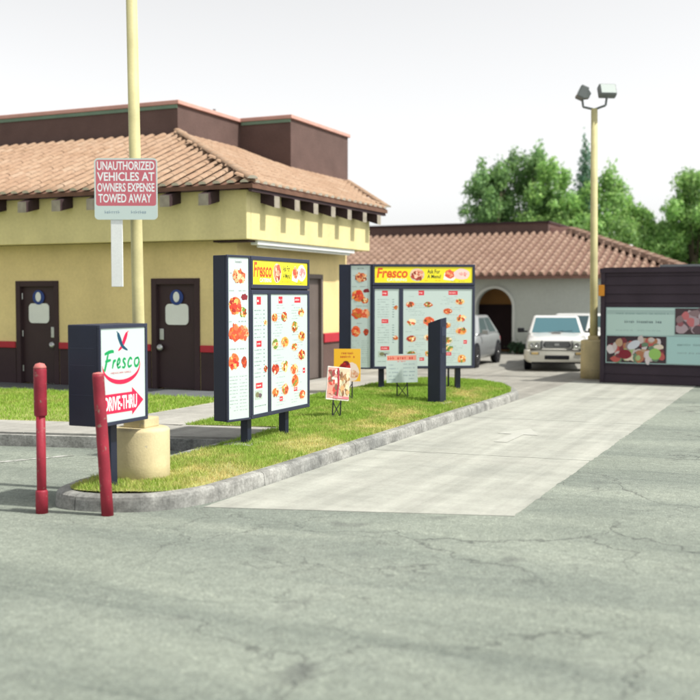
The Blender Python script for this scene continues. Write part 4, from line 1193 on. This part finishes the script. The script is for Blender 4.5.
def face_menu(ink):
    ink.rect(0, 1, 0, 1, (222, 214, 208)); ink.rect(.02, .5, .04, .97, (196, 150, 140)); ink.rect(.52, .98, .04, .97, (206, 186, 160))
    for _ in range(34): ink.ell(random.uniform(.1, .45), random.uniform(.15, .9), random.uniform(.04, .1), random.uniform(.04, .1), random.choice([(190, 70, 60), (214, 150, 130), (236, 214, 200), (150, 60, 60), (120, 90, 70)]), n=8, jit=.2)
    for _ in range(34): ink.ell(random.uniform(.57, .93), random.uniform(.2, .92), random.uniform(.04, .09), random.uniform(.05, .12), random.choice([(206, 160, 110), (230, 210, 170), (160, 120, 80), (190, 180, 150), (130, 90, 60)]), n=8, jit=.2)
    ink.ribbon([(.44, .97), (.5, .5), (.46, .04)], .07, (170, 40, 60)); ink.rect(.3, .98, .05, .12, (216, 120, 130)); ink.words(.1, .9, .08, .03, (246, 240, 240))
def face_yellow(ink):
    ink.rect(0, 1, 0, 1, (242, 186, 48)); ink.words(.27, .78, .83, .09, (190, 90, 40), 1); ink.words(.24, .85, .72, .09, (196, 80, 40), 1)
    ink.ell(.6, .28, .36, .3, (236, 216, 204), jit=.06); ink.food(.42, .38, .22, .24, [(150, 24, 30), (190, 40, 40), (120, 20, 30), (214, 90, 70)], False, 26); ink.food(.75, .22, .18, .14, [(236, 210, 190), (226, 180, 150), (206, 120, 90)], False, 14)
    ink.rect(.35, .58, .02, .22, (120, 24, 34)); ink.ell(.45, .55, .12, .08, (110, 20, 30))
def face_white(ink):
    ink.rect(0, 1, 0, 1, PAPER)
    ink.rect(.03, .97, .78, .95, (232, 150, 128)); ink.words(.06, .95, .81, .13, (204, 70, 60), 1); ink.words(.36, .64, .72, .06, (214, 90, 80), 1)
    for v in (.60, .47, .34, .21, .09):
        ink.words(.08, .42, v, .06, (150, 168, 176)); ink.words(.55, .93, v + .02, .06, (150, 168, 176))
stake_sign((-6.64, 14.46, .15), YAW + R(32), 'stake sign with two food photos leaning beside the nearer menu board', .40, .50, .30, .13, face_menu, R(7), R(-4), .1)
stake_sign((-7.42, 16.62, .19), YAW + R(-4), 'yellow stake sign with a red food photo between the menu boards', .46, .56, .36, .17, face_yellow, 0, R(-3))
stake_sign((-6.68, 17.35, .19), YAW + R(4), 'white stake sign with lines of print beside the speaker post', .55, .50, .31, .17, face_white, R(-1), R(-4), .15)

# ================================================================== VEHICLES
def loft(sections, mirror=True):
    """sections: list of (x, [(y, z), ...]) half profiles from bottom centre to top centre"""
    V = []; Fs = []
    n = len(sections[0][1])
    for x, pr in sections:
        ring = [(x, y, z) for y, z in pr] + [(x, -y, z) for y, z in pr[::-1] if y > 1e-6]
        V += ring
    rn = len(V) // len(sections)
    for i in range(len(sections) - 1):
        for k in range(rn): Fs.append((i * rn + k, i * rn + (k + 1) % rn, (i + 1) * rn + (k + 1) % rn, (i + 1) * rn + k))
    Fs += [tuple(range(rn))[::-1], tuple(range((len(sections) - 1) * rn, len(sections) * rn))]
    return V, Fs
def half(w_, zb, zbelt, zt, crown=.03, sill=.06):
    return [(0, zb), (w_ - .10, zb), (w_ - .02, zb + sill), (w_, (zb + zbelt) / 2), (w_ - .015, zbelt - .03), (w_ - .07, zt - .01), (w_ * .5, zt + crown * .7), (0, zt + crown)]
def wheel(t, x, y, r=.32, wd=.2):
    s_ = 1 if y > 0 else -1
    q = MB(); q.T = Matrix.Translation((x, y, r)) @ Matrix.Rotation(R(-90 * s_), 4, 'X')
    q.lathe([(r * .6, -wd / 2), (r - .03, -wd / 2), (r, -wd / 2 + .04), (r, wd / 2 - .04), (r - .03, wd / 2), (r * .66, wd / 2)], n=28); w_ = q.build('wheel', M['rubber'], t, smooth=False)
    q = MB(); q.T = Matrix.Translation((x, y, r)) @ Matrix.Rotation(R(-90 * s_), 4, 'X')
    q.lathe([(r * .64, wd / 2 - .05), (r * .64, wd / 2 + .002), (r * .55, wd / 2 - .02), (r * .2, wd / 2 - .03), (r * .12, wd / 2 + .005), (0.004, wd / 2 + .008)], n=20); q.build('rim', M['metal'], w_, smooth=False)
def quad_solid(m, pts, nrm, d0, d1):
    nrm = Vector(nrm).normalized(); k = len(pts)
    A = [tuple(Vector(p) + nrm * d1) for p in pts]; B_ = [tuple(Vector(p) + nrm * d0) for p in pts]
    m.add(A + B_, [tuple(range(k)), tuple(range(k, 2 * k))[::-1]] + [(i, i + k, (i + 1) % k + k, (i + 1) % k) for i in range(k)])
def greenhouse(t, base, roofr, zb, zt, paint, glass_f, name='cabin'):
    """frustum cabin: base (x_front, x_rear, half width), roof likewise"""
    bf, br_, bw = base; rf, rr, rw = roofr
    V = [(bf, -bw, zb), (bf, bw, zb), (br_, bw, zb), (br_, -bw, zb), (rf, -rw, zt), (rf, rw, zt), (rr, rw, zt), (rr, -rw, zt)]
    cab_ = MB().add(V, [(0, 1, 5, 4), (1, 2, 6, 5), (2, 3, 7, 6), (3, 0, 4, 7), (4, 5, 6, 7), (3, 2, 1, 0)]).build(name, paint, t, bevel=.06)
    P = [Vector(v) for v in V]
    def win(nm, a, b_, c, d, l0, l1, h0, h1, mt):
        def at(l, h_): return (a.lerp(b_, l)).lerp(d.lerp(c, l), h_)
        q = [at(l0, h0), at(l1, h0), at(l1, h1), at(l0, h1)]
        nr = (b_ - a).cross(d - a)
        m = MB(); quad_solid(m, q, nr, -.02, .008); m.build(nm, mt, t, bevel=.004)
    win('windscreen', P[0], P[1], P[5], P[4], .06, .94, .08, .88, glass_f)
    win('rear_window', P[2], P[3], P[7], P[6], .08, .92, .15, .88, M['cglass'])
    return P, win
def mirror_(t, x, y, z, mt):
    q = MB(); s_ = 1 if y > 0 else -1
    q.bbox(x - .05, x + .06, min(y, y + s_ * .19), max(y, y + s_ * .19), z - .06, z + .07, .025); o = q.build('side_mirror', mt, t)
    MB().box(x - .01, x + .03, min(y - s_ * .10, y), max(y - s_ * .10, y), z - .05, z - .01).build('mirror_arm', mt, o)

# ---- pickup truck
tk = thing('pickup_truck', (-7.0, 30.45, 0.008), 'white lowered pickup truck with cream bumper facing the camera', 'truck')
tk.rotation_euler = (0, 0, math.atan2(-30.45, 7.0) + R(1))
W2 = .85
secs = [(2.33, half(.72, .38, .70, .76, .01)), (2.22, half(.79, .30, .78, .84, .02)), (1.95, half(.83, .24, .82, .89, .035)), (1.5, half(W2, .22, .86, .93, .045)), (1.0, half(W2, .22, .88, .97, .045)), (.9, half(W2, .22, .90, .98, .03)), (-.6, half(W2, .22, .92, .98, .0)), (-.75, half(W2, .22, .92, .97, .0)), (-2.35, half(W2, .24, .92, .97, .0)), (-2.45, half(.82, .30, .90, .95, 0))]
V, Fs = loft(secs); MB().add(V, Fs).build('body', M['carwhite'], tk, smooth=True, subsurf=1)
P, win = greenhouse(tk, (1.02, -.66, .775), (.42, -.52, .62), .95, 1.46, M['carwhite'], M['wglass'])
win('side_window', P[1], P[2], P[6], P[5], .16, .9, .12, .86, M['cglass']); win('side_window', P[3], P[0], P[4], P[7], .1, .84, .12, .86, M['cglass'])
m = MB(); V, Fs = loft([(2.46, [(0, .27), (.62, .27), (.70, .33), (.71, .42), (.69, .54), (.5, .57), (0, .575)]), (2.40, [(0, .23), (.70, .23), (.80, .31), (.81, .42), (.79, .56), (.5, .60), (0, .605)]), (2.0, [(0, .23), (.80, .23), (.87, .31), (.88, .42), (.865, .57), (.5, .61), (0, .61)]), (1.85, [(0, .24), (.80, .24), (.86, .31), (.868, .42), (.855, .55), (.5, .60), (0, .60)])])
bmp = m.add(V, Fs).build('bumper', M['carcream'], tk, smooth=True, bevel=.01)
m = MB(); m.bbox(2.40, 2.478, -.33, .33, .32, .44, .035); m.build('bumper_intake', M['dark'], bmp)
m = MB(); m.bbox(2.33, 2.366, -.40, .40, .615, .825, .015); m.T = Matrix.Identity(4); gr = m.build('grille', M['carwhite'], tk)
m = MB(); V = [(2.375, -.31, .80), (2.375, .31, .80), (2.38, .37, .70), (2.38, .31, .635), (2.38, -.31, .635), (2.38, -.37, .70)]
m.add(V + [(x - .03, y, z) for x, y, z in V], [(0, 1, 2, 3, 4, 5)[::-1]] + [(i, i + 6, (i + 1) % 6 + 6, (i + 1) % 6) for i in range(6)]); m.build('grille_mesh', M['grille'], gr)
for s_ in (-1, 1):
    m = MB(); V = [(2.36, s_ * .42, .615), (2.29, s_ * .75, .615), (2.25, s_ * .77, .80), (2.335, s_ * .43, .82)]
    quad_solid(m, V if s_ > 0 else V[::-1], (1, s_ * .22, .1), -.04, .015); m.build('headlight', M['hl'], tk, bevel=.008)
    m = MB(); m.bbox(2.40, 2.47, s_ * .58 - .09, s_ * .58 + .09, .455, .515, .01); m.T = Matrix.Identity(4); m.v = [(x + .006, y, z) for x, y, z in m.v]; m.build('fog_lamp', M['fog'], bmp)
    mirror_(tk, .80, s_ * .88, 1.05, M['dark'])
    for x in (1.5, -1.55):
        wheel(tk, x, s_ * .77, .30, .2)
        q = MB(); q.T = Matrix.Translation((x, s_ * .835, .32)) @ Matrix.Rotation(R(90), 4, 'X'); q.lathe([(.37, -.02), (.37, .02)], n=24); q.build('wheel_arch', M['dark'], tk)
for k_ in range(5): MB().box(2.378, 2.386, -.33 + .012 * abs(k_ - 2), .33 - .012 * abs(k_ - 2), .652 + k_ * .031, .661 + k_ * .031).build('grille_slat', M['metal'], gr)
MB().bbox(2.372, 2.392, -.06, .06, .69, .745, .008).build('grille_badge', M['metal'], gr)
for s_ in (-1, 1):
    for yy, rr in ((.52, .062), (.665, .05)):
        q = MB(); q.T = Matrix.Translation((2.352 - (yy - .42) * .22, s_ * yy, .712)) @ Matrix.Rotation(R(90), 4, 'Y'); q.lathe([(rr, 0), (rr, .035), (rr * .8, .037), (rr * .5, .02), (.004, .018)], n=18); q.build('lamp_reflector', M['metal'], tk)
    MB().box(2.15, 2.44, s_ * .40 - .006, s_ * .40 + .006, .60, .83).build('panel_gap', M['dark'], tk)
    MB().bbox(2.40, 2.462, s_ * .58 - .13, s_ * .58 + .13, .435, .53, .02).build('lamp_recess', M['lampbody'], bmp)
MB().box(2.20, 2.475, -.70, .70, .575, .59).build('bumper_groove', M['dark'], bmp)
MB().bbox(2.30, 2.44, -.66, .66, .215, .262, .012).build('chin_lip', M['dark'], bmp)
m = MB(); m.bbox(1.28, 1.40, -.14, .14, .985, 1.02, .015); sc_ = m.build('hood_scoop', M['carwhite'], tk)
MB().box(1.395, 1.404, -.12, .12, .993, 1.014).build('scoop_opening', M['dark'], sc_)
for s_ in (-1, 1): MB().tube((1.06, s_ * .12 - .1, 1.0), (.98, s_ * .12 + .32, 1.045), .008, n=6).build('wiper', M['dark'], tk)

# ---- passenger cars
def car(loc, rz, label, paint, Ht, group):
    t = thing('parked_car', loc, label, 'car', rz, group)
    k = Ht / 1.45
    def hf(w_, zb, zbelt, zt, c=.03): return [(y, z * k) for y, z in half(w_, zb, zbelt, zt, c)]
    secs = [(2.1, hf(.62, .32, .58, .62, .01)), (2.0, hf(.74, .24, .66, .70, .02)), (1.7, hf(.82, .2, .74, .80, .04)), (1.2, hf(.86, .19, .82, .88, .05)), (.85, hf(.87, .19, .86, .93, .03)), (-.9, hf(.87, .19, .88, .93, 0)), (-1.5, hf(.86, .2, .88, .96, .02)), (-2.0, hf(.80, .26, .84, .93, .02)), (-2.12, hf(.70, .34, .74, .84, .01))]
    V, Fs = loft(secs); MB().add(V, Fs).build('body', paint, t, smooth=True, subsurf=1)
    P, win = greenhouse(t, (1.0, -1.75, .80), (.28, -1.05, .60), .89 * k, Ht, paint, M['cglass'])
    for a, b_, c, d, s_ in ((P[1], P[2], P[6], P[5], 1), (P[3], P[0], P[4], P[7], -1)):
        l = ((.10, .47), (.52, .86)) if s_ > 0 else ((.14, .48), (.53, .90))
        for l0, l1 in l: win('side_window', a, b_, c, d, l0, l1, .12, .86, M['cglass'])
    for s_ in (-1, 1):
        for x in (1.32, -1.3):
            wheel(t, x, s_ * .78, .31, .2)
            q = MB(); q.T = Matrix.Translation((x, s_ * .845, .33)) @ Matrix.Rotation(R(90), 4, 'X'); q.lathe([(.37, -.02), (.37, .02)], n=24); q.build('wheel_arch', M['dark'], t)
        m = MB(); V = [(2.06, s_ * .42, .58 * k), (1.93, s_ * .74, .60 * k), (1.86, s_ * .76, .72 * k), (2.02, s_ * .45, .70 * k)]
        quad_solid(m, V if s_ > 0 else V[::-1], (1, s_ * .3, .25), -.05, .02); m.build('headlight', M['hl'], t, bevel=.01)
        m = MB(); m.bbox(-2.12, -2.02, s_ * .62 - .13, s_ * .62 + .13, .62 * k, .78 * k, .02); m.build('tail_lamp', M['red'], t)
        mirror_(t, .72, s_ * .86, .98 * k, paint)
    m = MB(); m.bbox(2.06, 2.12, -.4, .4, .34 * k, .46 * k, .02); m.build('bumper_intake', M['dark'], t)
    m = MB(); m.bbox(2.06, 2.115, -.28, .28, .53 * k, .62 * k, .02); m.build('grille', M['grille'], t)
    return t
car((-9.75, 30.0, .008), math.atan2(-30.2, 9.35) + R(-14), 'silver car half hidden behind the farther menu board', M['carsilver'], 1.45, 'parked cars')
car((-7.05, 33.7, .008), math.atan2(-33.7, 7.05) + R(-24), 'white car parked behind the pickup truck', M['carwhite'], 1.47, 'parked cars')

# ================================================================== PLANTS
def leaf_cloud(lobes, n, size, pal, flat_=.5):
    L_ = np.array(lobes); vol = L_[:, 3] * L_[:, 4] * L_[:, 5]
    idx = rng.choice(len(lobes), n, p=vol / vol.sum())
    d = rng.normal(size=(n, 3)); d /= np.linalg.norm(d, axis=1)[:, None]
    r_ = rng.random(n) ** .40
    ph = L_[idx, 0] * 3.1 + L_[idx, 2] * 1.7
    wob = 1 + .16 * np.sin(d[:, 0] * 5 + ph) * np.sin(d[:, 2] * 6 + ph * 1.3) + .12 * np.sin(d[:, 1] * 9 + ph * 2)
    p = L_[idx, :3] + d * L_[idx, 3:6] * (r_ * wob)[:, None]
    stray = rng.random(n) < .06; p[stray] += d[stray] * rng.uniform(.05, .28, (stray.sum(), 1))
    nr = d + rng.normal(0, .8, (n, 3)); nr /= np.linalg.norm(nr, axis=1)[:, None]
    u = np.cross(nr, rng.normal(size=(n, 3))); u /= np.linalg.norm(u, axis=1)[:, None]; v = np.cross(nr, u)
    s_ = (size * rng.uniform(.6, 1.35, n))[:, None]
    V = np.stack([p - u * s_, p + v * s_ * flat_, p + u * s_, p - v * s_ * flat_], axis=1).reshape(-1, 3)
    tone = rng.uniform(.8, 1.25, len(lobes))[idx] * rng.uniform(.75, 1.3, n)
    C = np.array(pal)[rng.integers(len(pal), size=n)] * tone[:, None]
    return V, C
def leaf_mesh(name, V, C, parent):
    n = len(C); me = bpy.data.meshes.new(name); me.vertices.add(n * 4); me.vertices.foreach_set('co', V.ravel())
    me.loops.add(n * 4); me.loops.foreach_set('vertex_index', np.arange(n * 4)); me.polygons.add(n); me.polygons.foreach_set('loop_start', np.arange(n) * 4); me.polygons.foreach_set('loop_total', np.full(n, 4))
    me.update(); me.materials.append(M['leaf'])
    at = me.color_attributes.new('Col', 'FLOAT_COLOR', 'CORNER'); at.data.foreach_set('color', np.repeat(np.c_[C, np.ones(n)], 4, axis=0).ravel())
    return link(name, me, parent)
PAL_A = [(0.183, 0.321, 0.127), (0.229, 0.400, 0.147), (0.152, 0.271, 0.117), (0.275, 0.451, 0.156)]
PAL_B = [(0.244, 0.425, 0.136), (0.289, 0.489, 0.147), (0.199, 0.348, 0.117), (0.351, 0.541, 0.166)]
PAL_C = [(0.125, 0.25, 0.175), (0.15, 0.3, 0.188), (0.175, 0.325, 0.188)]
def tree(x, y, H_, rad, label, pal, n=9000, conifer=False, size=.10):
    t = thing('broadleaf_tree' if not conifer else 'conifer_tree', (x, y, 0), label, 'tree', 0, 'trees behind the rear building')
    tr = MB(); tr.tube((0, 0, -.1), (0, 0, H_ * .45), rad * .10, rad * .06, 10)
    lobes = []
    if conifer:
        tr.tube((0, 0, H_ * .45), (0, 0, H_ * .97), rad * .06, .02, 8)
        for k in range(12):
            f = k / 11; zz = H_ * (.2 + .78 * f); rr_ = rad * (1 - f) ** .8 + .12
            lobes.append((random.uniform(-.1, .1), random.uniform(-.1, .1), zz, rr_, rr_, H_ * .06))
    else:
        for k in range(78):
            a = random.uniform(0, 6.28); f = random.random() ** 1.25; q = rad * math.sqrt(random.random()) * (1.0 - .75 * f ** 1.8)
            zz = H_ * (.24 + .66 * f); s_ = rad * random.uniform(.20, .38) * (1 - .42 * f)
            lx, ly = q * math.cos(a), q * math.sin(a)
            lobes.append((lx, ly, zz, s_, s_, s_ * random.uniform(.8, 1.5)))
            if k < 12:
                b0 = Vector((0, 0, H_ * random.uniform(.22, .44))); tr.tube(b0, (lx, ly, zz), rad * .045, rad * .012, 6)
        for k in range(4):
            a = random.uniform(0, 6.28); lobes.append((rad * .25 * math.cos(a), rad * .25 * math.sin(a), H_ * random.uniform(.80, .90), rad * .12, rad * .12, H_ * .09))
    tr.build('trunk', M['bark'], t, smooth=True)
    V, C = leaf_cloud(lobes, n * 3, size, pal)
    leaf_mesh('crown', V, C, t)
    return t
tree(-16.5, 56.3, 9.9, 2.5, 'dense dark green tree at the left end of the tree row', PAL_A, 14000)
tree(-14.9, 57.5, 11.0, 2.9, 'tallest rounded green tree of the row above the rear roof', PAL_A, 17000)
tree(-13.2, 56.2, 10.0, 2.3, 'medium green tree left of the far light pole', PAL_B, 12000)
tree(-12.5, 61.5, 11.3, 1.6, 'slender pointed conifer rising behind the far light pole', PAL_C, 6000, True, .10)
tree(-10.9, 57.6, 9.4, 2.5, 'bright green bushy tree just right of the far light pole', PAL_B, 12000)
tree(-9.3, 59.5, 7.8, 1.8, 'lower light green tree with narrow top right of the far light pole', PAL_B, 9000)
tree(-6.2, 59.5, 9.4, 2.6, 'tall green tree at the right edge above the dark enclosure', PAL_B, 13000)
tree(-2.2, 61.5, 9.9, 3.3, 'large green tree at the far right beyond the enclosure', PAL_A, 14000)
tree(-8.0, 62.0, 6.8, 1.9, 'low green tree filling the gap above the enclosure corner', PAL_A, 11000)
# low shrub by the arch
sh = thing('shrub', (-9.6, 36.0, 0), 'low dark green shrub beside the arched doorway', 'shrub')
tr = MB()
for _ in range(5): tr.tube((0, 0, 0), (random.uniform(-.2, .2), random.uniform(-.15, .15), .3), .015, .006, 6)
tr.build('stem', M['bark'], sh)
V, C = leaf_cloud([(-.12, 0, .24, .2, .18, .2), (.12, .02, .22, .2, .18, .18), (0, 0, .32, .18, .16, .14)], 900, .05, [(.035, .075, .04), (.05, .1, .05)])
leaf_mesh('foliage', V, C, sh)
